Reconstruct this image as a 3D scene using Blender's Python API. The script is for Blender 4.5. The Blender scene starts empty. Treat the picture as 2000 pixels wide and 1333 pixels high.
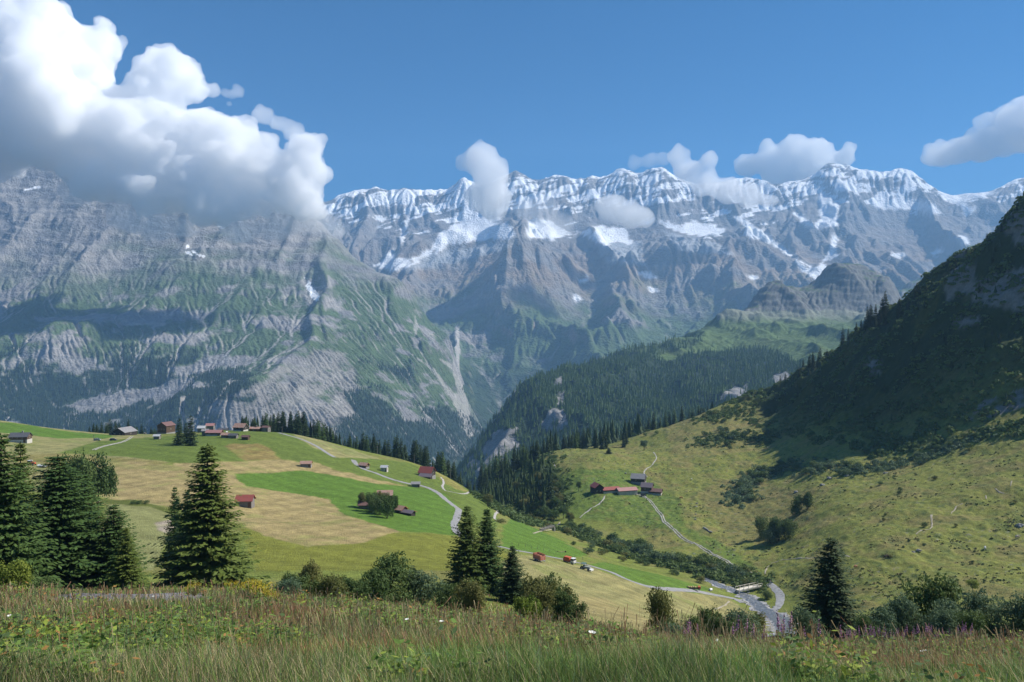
import bpy, bmesh, math, random, time
import numpy as np
from mathutils import Vector, Matrix

T0 = time.time()
random.seed(7)
RS = np.random.RandomState(11)
SC = bpy.context.scene
COL = SC.collection

# ------------------------------------------------------------------ camera, sky, sun, exposure
F, H0, CX = 1500.0, 666.5, 1000.0          # focal length in photo pixels, horizon row, centre column
cam_d = bpy.data.cameras.new("camera"); cam_d.lens = 27.0; cam_d.sensor_width = 36.0
cam_d.clip_start = 0.2; cam_d.clip_end = 60000.0
cam = bpy.data.objects.new("camera", cam_d); COL.objects.link(cam)
cam.location = (0, 0, 0); cam.rotation_euler = (math.radians(90), 0, 0)
SC.camera = cam

SUN_AZ, SUN_EL = math.radians(78), math.radians(44)   # azimuth from +Y (view direction) towards +X (right)
SUN_DIR = Vector((math.sin(SUN_AZ)*math.cos(SUN_EL), math.cos(SUN_AZ)*math.cos(SUN_EL), math.sin(SUN_EL)))
world = bpy.data.worlds.new("World"); SC.world = world; world.use_nodes = True
wn = world.node_tree.nodes; wl = world.node_tree.links
bg = wn["Background"]; sky = wn.new("ShaderNodeTexSky"); sky.sky_type = 'NISHITA'
sky.sun_disc = False; sky.sun_elevation = SUN_EL; sky.sun_rotation = SUN_AZ
sky.altitude = 1900; sky.air_density = 1.0; sky.dust_density = 0.0; sky.ozone_density = 3.0
hs = wn.new('ShaderNodeHueSaturation'); hs.inputs['Saturation'].default_value = 1.5
wl.new(sky.outputs[0], hs.inputs['Color']); wl.new(hs.outputs[0], bg.inputs[0]); bg.inputs[1].default_value = 0.062
sun_d = bpy.data.lights.new("sun", 'SUN'); sun_d.energy = 5.0; sun_d.angle = math.radians(0.5)
sun_d.color = (1.0, 0.955, 0.88)
sun = bpy.data.objects.new("sun", sun_d); COL.objects.link(sun)
sun.rotation_euler = SUN_DIR.to_track_quat('Z', 'Y').to_euler()
SC.view_settings.view_transform = 'Standard'; SC.view_settings.look = 'None'
SC.view_settings.exposure = 0.62; SC.view_settings.gamma = 1.0
SC.cycles.use_denoising = True
SC.cycles.max_bounces = 48; SC.cycles.diffuse_bounces = 2; SC.cycles.glossy_bounces = 1
SC.cycles.transmission_bounces = 2; SC.cycles.transparent_max_bounces = 12; SC.cycles.volume_bounces = 48
SC.cycles.caustics_reflective = False; SC.cycles.caustics_refractive = False
SC.cycles.sample_clamp_indirect = 8.0

# ------------------------------------------------------------------ maths helpers
PERM = np.random.RandomState(3).permutation(4096).astype(np.int64)
GR = np.random.RandomState(4).uniform(0, 2*np.pi, 4096); GX = np.cos(GR).astype(np.float32); GY = np.sin(GR).astype(np.float32)
def perlin(x, y, seed=0):
    xi = np.floor(x).astype(np.int64); yi = np.floor(y).astype(np.int64)
    xf = (x-xi).astype(np.float32); yf = (y-yi).astype(np.float32)
    u = xf*xf*xf*(xf*(xf*6-15)+10); v = yf*yf*yf*(yf*(yf*6-15)+10)
    def g(a, b, dx, dy):
        h = PERM[(PERM[(a+seed*131) & 4095]+b) & 4095]
        return GX[h]*dx+GY[h]*dy
    n00 = g(xi, yi, xf, yf); n10 = g(xi+1, yi, xf-1, yf); n01 = g(xi, yi+1, xf, yf-1); n11 = g(xi+1, yi+1, xf-1, yf-1)
    a = n00+u*(n10-n00); b = n01+u*(n11-n01)
    return (a+v*(b-a))*1.5
def fbm(x, y, octv=4, seed=0, gain=0.5, lac=2.03):
    s = 0; a = 1.0; t = 0
    for i in range(octv):
        s = s+a*perlin(x, y, seed+i); t += a; a *= gain; x = x*lac+13.7; y = y*lac+7.3
    return s/t
def ridged(x, y, octv=5, seed=0, gain=0.5, lac=2.07):
    s = 0; a = 1.0; t = 0; w = 1.0
    for i in range(octv):
        n = 1-np.abs(perlin(x, y, seed+i))*1.6; n = np.clip(n, 0, 1)**2*w
        s = s+a*n; t += a; a *= gain; w = np.clip(n*1.6, 0, 1); x = x*lac+3.1; y = y*lac+9.9
    return s/t
def sstep(a, b, x):
    t = np.clip((x-a)/(b-a), 0, 1); return t*t*(3-2*t)
def tps_fit(P, val, reg=1e-5):
    n = len(P); d2 = ((P[:, None]-P[None])**2).sum(-1)
    K = 0.5*d2*np.log(d2+1e-12)
    A = np.zeros((n+3, n+3)); A[:n, :n] = K+np.eye(n)*reg; A[:n, n] = 1; A[:n, n+1:] = P; A[n, :n] = 1; A[n+1:, :n] = P.T
    b = np.zeros(n+3); b[:n] = val
    return (P.astype(np.float32), np.linalg.solve(A, b).astype(np.float32))
def tps_eval(m, Q):
    P, w = m; n = len(P); Q = Q.astype(np.float32); out = np.empty(len(Q), np.float32)
    for i in range(0, len(Q), 40000):
        q = Q[i:i+40000]
        d2 = (q[:, 0:1]-P[None, :, 0])**2+(q[:, 1:2]-P[None, :, 1])**2
        out[i:i+40000] = (0.5*d2*np.log(d2+1e-9))@w[:n]+w[n]+q@w[n+1:]
    return out
def inpoly(px, v, poly):
    px = np.asarray(px); v = np.asarray(v); res = np.zeros(px.shape, bool)
    P = np.array(poly, float); lo = P.min(0); hi = P.max(0)
    idx = np.nonzero((px >= lo[0]) & (px <= hi[0]) & (v >= lo[1]) & (v <= hi[1]))
    x = px[idx]; y = v[idx]; ins = np.zeros(x.shape, bool); n = len(P)
    for i in range(n):
        x1, y1 = P[i]; x2, y2 = P[(i+1) % n]
        if y1 == y2: continue
        c = ((y1 > y) != (y2 > y)) & (x < (x2-x1)*(y-y1)/(y2-y1)+x1)
        ins ^= c
    res[idx] = ins; return res
def blur(a, n=1):
    for _ in range(n):
        b = a.copy(); b[1:-1] = (a[:-2]+2*a[1:-1]+a[2:])/4; a = b
        b = a.copy(); b[:, 1:-1] = (a[:, :-2]+2*a[:, 1:-1]+a[:, 2:])/4; a = b
    return a
def srgb(r, g, b):
    f = lambda c: (c/255/12.92) if c/255 <= 0.04045 else ((c/255+0.055)/1.055)**2.4
    return np.array([f(r), f(g), f(b)])

def erode(z, cell, n_total, steps=45, batch=12000, ero=0.12, dep=0.10, cap=3.0, inertia=0.12, seed=1, minsl=0.02):
    """vectorised rain-drop erosion; z[row, col] in metres, cell[row] = cell size in metres"""
    R, Cc = z.shape; rs = np.random.RandomState(seed); z = z.astype(np.float64).copy(); flow = np.zeros(R*Cc)
    zf = z.ravel()
    for _ in range(max(1, n_total//batch)):
        y = rs.uniform(1, R-3, batch); x = rs.uniform(1, Cc-3, batch)
        dx = np.zeros(batch); dy = np.zeros(batch); vel = np.ones(batch); wat = np.ones(batch); sed = np.zeros(batch)
        for s in range(steps):
            yi = y.astype(int); xi = x.astype(int); fy = y-yi; fx = x-xi; k = yi*Cc+xi; c = cell[yi]
            a = zf[k]; b = zf[k+1]; e = zf[k+Cc]; d = zf[k+Cc+1]
            gx = ((b-a)*(1-fy)+(d-e)*fy)/c; gy = ((e-a)*(1-fx)+(d-b)*fx)/c
            h = (a*(1-fx)+b*fx)*(1-fy)+(e*(1-fx)+d*fx)*fy
            dx = dx*inertia-gx*(1-inertia); dy = dy*inertia-gy*(1-inertia)
            L = np.sqrt(dx*dx+dy*dy)+1e-9; dx /= L; dy /= L
            y2 = np.clip(y+dy, 1, R-3); x2 = np.clip(x+dx, 1, Cc-3)
            yi2 = y2.astype(int); xi2 = x2.astype(int); fy2 = y2-yi2; fx2 = x2-xi2; k2 = yi2*Cc+xi2
            h2 = (zf[k2]*(1-fx2)+zf[k2+1]*fx2)*(1-fy2)+(zf[k2+Cc]*(1-fx2)+zf[k2+Cc+1]*fx2)*fy2
            dh = (h2-h)/c
            cp = np.maximum(-dh, minsl)*vel*wat*cap
            up = dh > 0
            amt = np.where(up, np.minimum(dh, sed), np.where(sed > cp, (sed-cp)*dep, -np.minimum((cp-sed)*ero, -dh)))
            sed = sed-amt
            ok = (y > 6) & (y < R-8) & (x > 6) & (x < Cc-8)
            m = np.clip(amt, -0.25, 0.25)*c*ok
            w = np.bincount(np.concatenate([k, k+1, k+Cc, k+Cc+1]),
                weights=np.concatenate([m*(1-fx)*(1-fy), m*fx*(1-fy), m*(1-fx)*fy, m*fx*fy]), minlength=R*Cc)
            zf += w
            flow += np.bincount(k, weights=wat, minlength=R*Cc)
            vel = np.sqrt(np.maximum(vel*vel-dh*2, 0.05)); vel = np.minimum(vel, 4); wat *= 0.985
            y = y2; x = x2
    return zf.reshape(R, Cc), flow.reshape(R, Cc)

# ------------------------------------------------------------------ mesh helpers
def new_mesh(name, verts, faces, cols=None, smooth=True, extra=None):
    verts = np.ascontiguousarray(verts, np.float32); faces = np.ascontiguousarray(faces, np.int32)
    me = bpy.data.meshes.new(name); k = faces.shape[1]
    me.vertices.add(len(verts)); me.vertices.foreach_set("co", verts.ravel())
    me.loops.add(faces.size); me.loops.foreach_set("vertex_index", faces.ravel())
    me.polygons.add(len(faces)); me.polygons.foreach_set("loop_start", np.arange(0, faces.size, k, dtype=np.int32))
    me.polygons.foreach_set("use_smooth", np.full(len(faces), smooth))
    if cols is not None:
        at = me.color_attributes.new("Col", 'FLOAT_COLOR', 'POINT')
        c = np.ones((len(verts), 4), np.float32); c[:, :3] = cols; at.data.foreach_set("color", c.ravel())
    for nm, arr in (extra or {}).items():
        at = me.attributes.new(nm, 'FLOAT', 'POINT'); at.data.foreach_set("value", np.ascontiguousarray(arr, np.float32))
    me.update(calc_edges=True)
    return me
def link(name, me, mat=None, parent=None, loc=None):
    o = bpy.data.objects.new(name, me); COL.objects.link(o)
    if mat is not None and me is not None and len(me.materials) == 0: me.materials.append(mat)
    if parent is not None: o.parent = parent
    if loc is not None: o.location = loc
    return o
def tag(o, label=None, cat=None, group=None, kind=None):
    if label: o["label"] = label
    if cat: o["category"] = cat
    if group: o["group"] = group
    if kind: o["kind"] = kind
    return o
def grid_faces(R, C):
    i = np.arange(R-1)[:, None]*C+np.arange(C-1)[None]
    return np.stack([i, i+1, i+C+1, i+C], -1).reshape(-1, 4)

# ------------------------------------------------------------------ materials
def nodes_of(name):
    m = bpy.data.materials.new(name); m.use_nodes = True
    return m, m.node_tree.nodes, m.node_tree.links, m.node_tree.nodes["Principled BSDF"]
def N(nt, kind, **kw):
    n = nt.new(kind)
    for k, v in kw.items(): setattr(n, k, v)
    return n
def terrain_mat(name, scale, amp, bump, dist, rough=0.9, scale2=None, stretch=(1, 1, 1)):
    """vertex albedo multiplied by two world-space noises, with a matching bump"""
    m, nt, lk, bs = nodes_of(name)
    at = N(nt, "ShaderNodeAttribute"); at.attribute_name = "Col"
    geo = N(nt, "ShaderNodeNewGeometry"); mp = N(nt, "ShaderNodeMapping"); mp.inputs[3].default_value = stretch
    lk.new(geo.outputs["Position"], mp.inputs[0])
    n1 = N(nt, "ShaderNodeTexNoise"); n1.inputs["Scale"].default_value = scale; n1.inputs["Detail"].default_value = 6; n1.inputs["Roughness"].default_value = 0.65
    n2 = N(nt, "ShaderNodeTexNoise"); n2.inputs["Scale"].default_value = scale2 or scale*5; n2.inputs["Detail"].default_value = 3
    lk.new(mp.outputs[0], n1.inputs["Vector"]); lk.new(mp.outputs[0], n2.inputs["Vector"])
    r1 = N(nt, "ShaderNodeMapRange"); r1.inputs[1].default_value = 0.3; r1.inputs[2].default_value = 0.7; r1.inputs[3].default_value = 1-amp; r1.inputs[4].default_value = 1+amp
    lk.new(n1.outputs[0], r1.inputs[0])
    r2 = N(nt, "ShaderNodeMapRange"); r2.inputs[1].default_value = 0.3; r2.inputs[2].default_value = 0.7; r2.inputs[3].default_value = 1-amp*0.7; r2.inputs[4].default_value = 1+amp*0.7
    lk.new(n2.outputs[0], r2.inputs[0])
    mu = N(nt, "ShaderNodeMath", operation='MULTIPLY'); lk.new(r1.outputs[0], mu.inputs[0]); lk.new(r2.outputs[0], mu.inputs[1])
    vm = N(nt, "ShaderNodeVectorMath", operation='SCALE'); lk.new(at.outputs["Color"], vm.inputs[0]); lk.new(mu.outputs[0], vm.inputs["Scale"])
    lk.new(vm.outputs[0], bs.inputs["Base Color"]); bs.inputs["Roughness"].default_value = rough
    bs.inputs["Specular IOR Level"].default_value = 0.15
    bp = N(nt, "ShaderNodeBump"); bp.inputs["Strength"].default_value = bump; bp.inputs["Distance"].default_value = dist
    ad = N(nt, "ShaderNodeMath", operation='ADD'); lk.new(n1.outputs[0], ad.inputs[0]); lk.new(n2.outputs[0], ad.inputs[1])
    lk.new(ad.outputs[0], bp.inputs["Height"]); lk.new(bp.outputs[0], bs.inputs["Normal"])
    return m
def simple_mat(name, col, rough=0.8, amp=0.0, scale=2.0, metal=0.0, bump=0.0, col2=None, stretch=(1, 1, 1), spec=0.3):
    m, nt, lk, bs = nodes_of(name)
    bs.inputs["Roughness"].default_value = rough; bs.inputs["Metallic"].default_value = metal; bs.inputs["Specular IOR Level"].default_value = spec
    tc = N(nt, "ShaderNodeTexCoord"); mp = N(nt, "ShaderNodeMapping"); mp.inputs[3].default_value = stretch
    lk.new(tc.outputs["Object"], mp.inputs[0])
    n1 = N(nt, "ShaderNodeTexNoise"); n1.inputs["Scale"].default_value = scale; n1.inputs["Detail"].default_value = 5
    lk.new(mp.outputs[0], n1.inputs["Vector"])
    cr = N(nt, "ShaderNodeValToRGB"); c = np.array(col); c2 = np.array(col2) if col2 is not None else np.clip(c*(1+amp), 0, 1)
    c1 = c if col2 is not None else c*(1-amp)
    cr.color_ramp.elements[0].position = 0.35; cr.color_ramp.elements[0].color = (*c1, 1)
    cr.color_ramp.elements[1].position = 0.65; cr.color_ramp.elements[1].color = (*c2, 1)
    lk.new(n1.outputs[0], cr.inputs[0]); lk.new(cr.outputs[0], bs.inputs["Base Color"])
    if bump:
        bp = N(nt, "ShaderNodeBump"); bp.inputs["Strength"].default_value = bump; bp.inputs["Distance"].default_value = 0.05
        lk.new(n1.outputs[0], bp.inputs["Height"]); lk.new(bp.outputs[0], bs.inputs["Normal"])
    return m
def leaf_mat(name, c1, c2, trans=0.25, rough=0.7):
    """foliage: two greens mixed by a per-object random value and by world noise"""
    m, nt, lk, bs = nodes_of(name)
    geo = N(nt, "ShaderNodeNewGeometry"); oi = N(nt, "ShaderNodeObjectInfo")
    n1 = N(nt, "ShaderNodeTexNoise"); n1.inputs["Scale"].default_value = 1.3; n1.inputs["Detail"].default_value = 4
    lk.new(geo.outputs["Position"], n1.inputs["Vector"])
    ad = N(nt, "ShaderNodeMath", operation='MULTIPLY_ADD'); ad.inputs[1].default_value = 0.55; lk.new(oi.outputs["Random"], ad.inputs[0])
    s = N(nt, "ShaderNodeMapRange"); s.inputs[1].default_value = 0.3; s.inputs[2].default_value = 0.7; s.inputs[3].default_value = -0.1; s.inputs[4].default_value = 0.6
    lk.new(n1.outputs[0], s.inputs[0]); lk.new(s.outputs[0], ad.inputs[2])
    mx = N(nt, "ShaderNodeMix"); mx.data_type = 'RGBA'
    lk.new(ad.outputs[0], mx.inputs[0]); mx.inputs[6].default_value = (*c1, 1); mx.inputs[7].default_value = (*c2, 1)
    lk.new(mx.outputs[2], bs.inputs["Base Color"]); bs.inputs["Roughness"].default_value = rough
    bs.inputs["Specular IOR Level"].default_value = 0.2
    if trans:
        tr = N(nt, "ShaderNodeBsdfTranslucent"); lk.new(mx.outputs[2], tr.inputs[0])
        ms = N(nt, "ShaderNodeMixShader"); ms.inputs[0].default_value = trans
        lk.new(bs.outputs[0], ms.inputs[1]); lk.new(tr.outputs[0], ms.inputs[2]); lk.new(ms.outputs[0], nt["Material Output"].inputs[0])
    return m

# ================================================================== NEAR TERRAIN (foreground slope, both alps, right hillside)
# control points: (column, row, forward distance)
NC = []
def ctl(px, *dv):
    for D, v in dv: NC.append((px, v, D))
for p in (-900, -200, 500, 1200, 1900, 2900): ctl(p, (2.5, 1690), (3.6, 1540))
ctl(-700, (6, 1345), (12, 1240), (24, 1165), (34, 1140), (60, 1145), (110, 1120), (200, 1060), (350, 900), (450, 830), (560, 800), (700, 830), (1100, 950))
ctl(0,   (6, 1345), (10, 1265), (17, 1200), (24, 1176), (34, 1162), (60, 1170), (95, 1150), (170, 1120), (240, 1030), (330, 940), (420, 878), (500, 845), (570, 823), (660, 850), (850, 905), (1150, 950))
ctl(200, (6, 1345), (10, 1263), (17, 1197), (24, 1175), (34, 1160), (60, 1170), (95, 1150), (170, 1128), (240, 1030), (330, 950), (420, 890), (500, 860), (560, 848), (660, 875), (850, 925), (1150, 960))
ctl(405, (6, 1345), (10, 1263), (17, 1197), (24, 1175), (34, 1162), (60, 1170), (110, 1145), (170, 1134), (240, 1040), (330, 960), (420, 892), (500, 858), (560, 844), (640, 862), (850, 925), (1150, 960))
ctl(560, (200, 1098), (300, 1010), (375, 962), (440, 910), (500, 868), (560, 846), (640, 868), (850, 930))
ctl(700, (6, 1345), (10, 1270), (20, 1208), (34, 1186), (60, 1195), (110, 1165), (170, 1134), (210, 1095), (290, 1025), (375, 972), (450, 925), (520, 893), (570, 880), (640, 905), (850, 955), (1150, 980))
ctl(800, (210, 1100), (300, 1035), (380, 985), (450, 950), (520, 918), (560, 903), (640, 925), (850, 965))
ctl(860, (540, 935), (575, 925), (650, 945))
ctl(900, (230, 1100), (300, 1050), (380, 1003), (450, 968), (520, 950), (570, 946), (650, 965), (760, 975), (900, 985))
ctl(960, (60, 1212), (120, 1165), (200, 1115), (270, 1080), (320, 1055), (380, 1022), (440, 1000), (500, 985), (560, 990), (640, 985), (760, 960), (900, 960))
ctl(1000, (6, 1350), (10, 1285), (20, 1236), (34, 1216), (60, 1216), (120, 1172), (200, 1125), (270, 1088), (330, 1056), (400, 1030), (460, 1018), (520, 1012), (620, 985), (720, 945), (800, 925), (950, 940))
ctl(1060, (270, 1100), (320, 1080), (380, 1052), (440, 1036), (500, 1024), (560, 1000), (620, 960), (680, 915), (740, 895), (800, 885), (950, 910))
ctl(1120, (260, 1130), (300, 1103), (360, 1080), (420, 1058), (460, 1046), (510, 1020), (560, 975), (620, 925), (680, 892), (720, 888), (800, 880), (950, 900))
ctl(1190, (560, 965), (590, 945), (630, 915), (680, 886), (720, 884), (800, 868), (950, 895))
ctl(1250, (10, 1300), (20, 1268), (34, 1250), (60, 1250), (120, 1232), (200, 1205), (260, 1165), (300, 1140), (350, 1118), (400, 1092), (440, 1070), (480, 1036), (560, 970), (600, 945), (650, 905), (690, 885), (730, 880), (800, 850), (950, 880))
ctl(1330, (330, 1140), (380, 1110), (420, 1075), (480, 1020), (560, 965), (620, 925), (680, 880), (740, 850), (800, 826), (850, 835), (1000, 880))
ctl(1400, (340, 1155), (365, 1132), (400, 1095), (480, 1025), (560, 960), (620, 915), (700, 860), (760, 822), (830, 795), (900, 815), (1050, 870))
ctl(1450, (20, 1277), (34, 1262), (60, 1262), (120, 1252), (200, 1246), (270, 1222), (310, 1195), (345, 1158), (370, 1125), (430, 1060), (500, 1000), (560, 955), (620, 910), (700, 850), (780, 800), (850, 778), (920, 800), (1100, 860))
ctl(1520, (20, 1280), (60, 1266), (200, 1250), (270, 1225), (310, 1193), (345, 1150), (400, 1080), (450, 1030), (520, 965), (600, 915), (680, 855), (760, 800), (840, 755), (920, 785))
ctl(1600, (20, 1282), (34, 1270), (60, 1270), (108, 1257), (200, 1243), (260, 1215), (310, 1165), (350, 1100), (400, 1040), (450, 985), (520, 925), (580, 880), (650, 810), (720, 745), (790, 702), (870, 740), (1050, 820))
ctl(1700, (34, 1265), (108, 1245), (200, 1220), (260, 1175), (330, 1085), (400, 1000), (460, 945), (515, 908), (570, 840), (630, 750), (680, 675), (720, 633), (800, 670), (1000, 780))
ctl(1800, (108, 1240), (200, 1205), (260, 1165), (330, 1070), (400, 975), (450, 928), (500, 888), (550, 800), (600, 690), (640, 600), (672, 557), (740, 590), (950, 720))
ctl(1900, (20, 1275), (34, 1262), (60, 1262), (108, 1240), (200, 1200), (260, 1160), (330, 1060), (400, 950), (440, 908), (480, 860), (530, 740), (580, 610), (625, 505), (655, 484), (720, 520), (950, 660))
ctl(2000, (34, 1262), (108, 1240), (260, 1150), (330, 1045), (400, 920), (440, 866), (480, 800), (530, 650), (570, 520), (610, 400), (680, 420), (900, 560))
ctl(2200, (60, 1262), (200, 1190), (300, 1060), (380, 900), (440, 780), (500, 600), (560, 400), (610, 280), (700, 290), (900, 420))  # last columns: unseen rise beyond the right edge, height shaped to cast shade
ctl(2500, (60, 1250), (200, 1160), (300, 980), (380, 780), (450, 580), (520, 330), (600, 170), (720, 170), (900, 300))
ctl(2900, (60, 1240), (200, 1100), (300, 880), (380, 640), (450, 480), (520, 260), (620, 100), (800, 100))
NCA = np.array(NC, float)
NT = tps_fit(np.stack([NCA[:, 0]/F, np.log(NCA[:, 2])], 1), NCA[:, 1], reg=2e-5)
def hill_base(px): return np.interp(px, [1380, 1450, 1500, 1600, 1700, 1850, 2000, 2300, 2900], [900, 760, 700, 600, 530, 500, 455, 400, 380])
def near_masks(px, D):
    hb = hill_base(px); hill = sstep(0, 90, D-hb)
    right = sstep(-40, 60, (px-np.interp(D, [0, 60, 250, 330, 400, 520, 640, 1200], [3000, 2600, 1650, 1520, 1330, 1130, 1010, 980])))
    return hill, right
def near_z(px, D):
    px = np.asarray(px, float); D = np.asarray(D, float)
    v = tps_eval(NT, np.stack([px.ravel()/F, np.log(D.ravel())], 1)).reshape(px.shape)
    z = -(v-H0)/F*D
    x = (px-CX)/F*D; y = D
    hill, right = near_masks(px, D)
    far = sstep(40, 130, D)
    z = z+far*(fbm(x/60, y/60, 3, 5)*1.3)*(1-hill)
    z = z+far*right*(fbm(x/16, y/22, 3, 9)*1.6+np.abs(fbm(x/5.5, y/7, 2, 12))*1.0)
    z = z+hill*(ridged(x/70+y/160, y/70, 4, 15)*13-6+fbm(x/9, y/9, 3, 19)*2.2)
    z = z+(1-far)*(fbm(x/5, y/5, 3, 22)*0.28)
    return z
SPX = np.arange(-760, 2761, 2.4)
# rows: one common list of distances, dense where the ground takes many picture rows
Lf = np.linspace(math.log(2.6), math.log(1150), 1600)
tp = np.linspace(-100, 2100, 24)
VV = tps_eval(NT, np.stack([np.repeat(tp, len(Lf))/F, np.tile(Lf, len(tp))], 1)).reshape(len(tp), -1)
dv = np.percentile(np.abs(np.gradient(VV, axis=1)), 88, axis=0)+0.12
dv *= np.where(np.exp(Lf) < 40, 0.5, 1.0)
cum = np.cumsum(dv); cum -= cum[0]; NR = 1000
LR = np.interp(np.linspace(0, cum[-1], NR), cum, Lf); DR = np.exp(LR)
PXg, Dg = np.meshgrid(SPX, DR)
Zg = near_z(PXg, Dg)
Vg = H0-Zg/Dg*F
def near_at(px, D):
    return float(near_z(np.array([px]), np.array([D]))[0])
def P(px, v, Dmin=60.0, Dmax=1100.0):
    """the ground point seen at a photo pixel (first hit beyond Dmin)"""
    D = np.exp(np.linspace(math.log(Dmin), math.log(Dmax), 700)); z = near_z(np.full(D.shape, px), D)
    vv = H0-z/D*F; k = np.nonzero(vv <= v)[0]
    i = k[0] if len(k) else int(np.argmin(vv))
    if i > 0 and vv[i-1] > v:
        t = (vv[i-1]-v)/(vv[i-1]-vv[i]); d = D[i-1]+(D[i]-D[i-1])*t
    else: d = D[i]
    return Vector(((px-CX)/F*d, d, near_at(px, d)))
def G(px, D):
    return Vector(((px-CX)/F*D, D, near_at(px, D)))
def Gxy(x, y):
    return Vector((x, y, near_at(CX+x/y*F, y)))

# ---- ground colours (albedo)
xw = (PXg-CX)/F*Dg; yw = Dg
hill, right = near_masks(PXg, Dg)
n1 = fbm(xw/25, yw/25, 4, 31); n2 = fbm(xw/6, yw/9, 4, 33); n3 = fbm(xw/1.8, yw/2.6, 3, 35)
wx = PXg+fbm(xw/9, yw/9, 3, 37)*7; wv = Vg+fbm(xw/9, yw/9, 3, 38)*2.4
TAN = np.array([.375, .295, .13]); OLV = np.array([.19, .225, .045]); GRN = np.array([.115, .205, .028]); GRD = np.array([.14, .19, .035])
AMB = np.array([.27, .205, .07]); PALE = np.array([.29, .275, .11]); ALP = np.array([.225, .238, .052]); DRY = np.array([.25, .205, .08])
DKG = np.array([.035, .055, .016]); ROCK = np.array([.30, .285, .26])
C = np.empty(PXg.shape+(3,)); C[:] = OLV
def mixc(m, col):
    global C
    m = np.asarray(m, float)[..., None]; C = C*(1-m)+np.asarray(col)*m
def fill(poly, col, k=1.0, soft=0):
    m = inpoly(wx, wv, poly).astype(float)*(Dg > 110)
    m = blur(m, 1+soft)
    mixc(m*k, col)
mixc(sstep(-.1, .35, n1)*0.5, DRY)
# left alp
fill([(-800, 780), (0, 800), (300, 830), (330, 905), (150, 905), (100, 960), (-800, 1000)], PALE)
fill([(-800, 800), (0, 824), (60, 831), (120, 842), (232, 852), (200, 857), (110, 856), (55, 850), (0, 846), (-800, 850)], GRN)
fill([(0, 893), (120, 885), (210, 893), (330, 903), (300, 915), (60, 905), (0, 900)], AMB*0.8+OLV*0.2, 0.7, 1)
fill([(110, 886), (190, 862), (240, 858), (340, 852), (385, 850), (400, 842), (560, 838), (650, 893), (700, 900), (700, 915), (650, 912), (560, 898), (470, 900), (350, 905), (250, 893), (180, 888)], GRD)
fill([(447, 868), (505, 867), (527, 875), (548, 898), (478, 900), (440, 872)], AMB, 1, 1)
fill([(340, 905), (455, 903), (548, 898), (590, 904), (612, 902), (660, 921), (720, 930), (800, 951), (740, 946), (650, 929), (590, 919), (530, 924), (455, 926), (340, 915)], TAN)
fill([(560, 840), (600, 852), (660, 870), (745, 898), (690, 899), (650, 893), (600, 868)], PALE)
fill([(650, 893), (745, 898), (800, 905), (850, 930), (950, 960), (975, 1020), (960, 1050), (893, 1000), (885, 985), (800, 950), (700, 930), (612, 902)], GRD)
fill([(455, 926), (530, 924), (590, 919), (650, 929), (740, 946), (800, 951), (830, 955), (870, 965), (890, 985), (893, 1000), (885, 1030), (900, 1047), (780, 1037), (720, 1020), (670, 1005), (640, 975), (560, 962), (480, 950), (465, 940)], GRN)
fill([(180, 905), (260, 901), (350, 912), (455, 915), (465, 940), (480, 950), (560, 962), (640, 975), (670, 1005), (720, 1020), (780, 1038), (770, 1050), (700, 1062), (600, 1068), (540, 1055), (500, 1040), (470, 1025), (330, 990), (230, 978), (180, 965)], TAN*.97)
fill([(850, 920), (910, 955), (960, 985), (930, 965), (890, 955), (862, 940)], AMB*0.55+OLV*0.5)
fill([(770, 1040), (900, 1047), (960, 1055), (1000, 1090), (900, 1115), (500, 1115), (470, 1030), (500, 1040), (540, 1055), (600, 1068), (700, 1062)], np.array([.20, .21, .035]))
fill([(210, 985), (300, 984), (345, 1003), (325, 1060), (300, 1115), (230, 1115), (200, 1040)], PALE*np.array([.93, 1, .95]))
fill([(190, 975), (270, 978), (350, 1000), (350, 1010), (290, 990), (200, 983)], OLV*0.6)
fill([(300, 1022), (335, 1015), (350, 1035), (340, 1046), (310, 1036)], np.array([.42, .35, .27]))
fill([(980, 1030), (1000, 1012), (1095, 1055), (1150, 1085), (1100, 1092), (980, 1068)], GRN)
fill([(1150, 1102), (1180, 1098), (1300, 1125), (1390, 1152), (1350, 1160), (1260, 1145), (1200, 1122)], GRN*0.9+OLV*.1)
fill([(1010, 1082), (1150, 1108), (1250, 1142), (1350, 1158), (1420, 1168), (1520, 1230), (1300, 1260), (1000, 1230), (980, 1100)], PALE*0.85+TAN*0.15)
fill([(1100, 1160), (1180, 1170), (1280, 1215), (1400, 1250), (1200, 1250)], TAN*0.9, 0.6, 2)
isT = (C[..., 0] > C[..., 1]*1.05)*(Dg > 110)*(1-right); mixc(isT*sstep(.0, .4, n1+.5*n2)*.38, GRD*1.2); mixc(isT*sstep(.05, .4, -n1+.5*n2)*.3, DRY*1.5)
# right alp
mixc(right*0.95, ALP)
mixc(right*sstep(-.05, .35, n1)*0.65, DRY)
fill([(1085, 935), (1130, 915), (1240, 920), (1330, 980), (1340, 1030), (1390, 1050), (1500, 1120), (1420, 1100), (1330, 1040), (1200, 1020), (1100, 1010), (1085, 960)], GRD*.75+GRN*.3, 0.9, 3)
fill([(1360, 960), (1440, 930), (1560, 960), (1600, 1010), (1500, 1060), (1420, 1050)], DRY*0.9, 0.6, 3)
fill([(1290, 830), (1400, 800), (1500, 790), (1480, 880), (1330, 900)], DRY, 0.5, 3)
n4 = fbm(xw/3.2, yw/4.5, 3, 39); mixc(right*sstep(.02, .3, n2)*0.4, DKG*2.2); mixc(right*sstep(.22, .42, n4+.4*n2)*.6, DKG*2)
mixc(right*sstep(.15, .4, -n2)*0.4, DRY*1.15)
mixc(right*sstep(.3, .45, n3)*sstep(0, .3, -n1)*0.7, ROCK*0.7)
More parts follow.
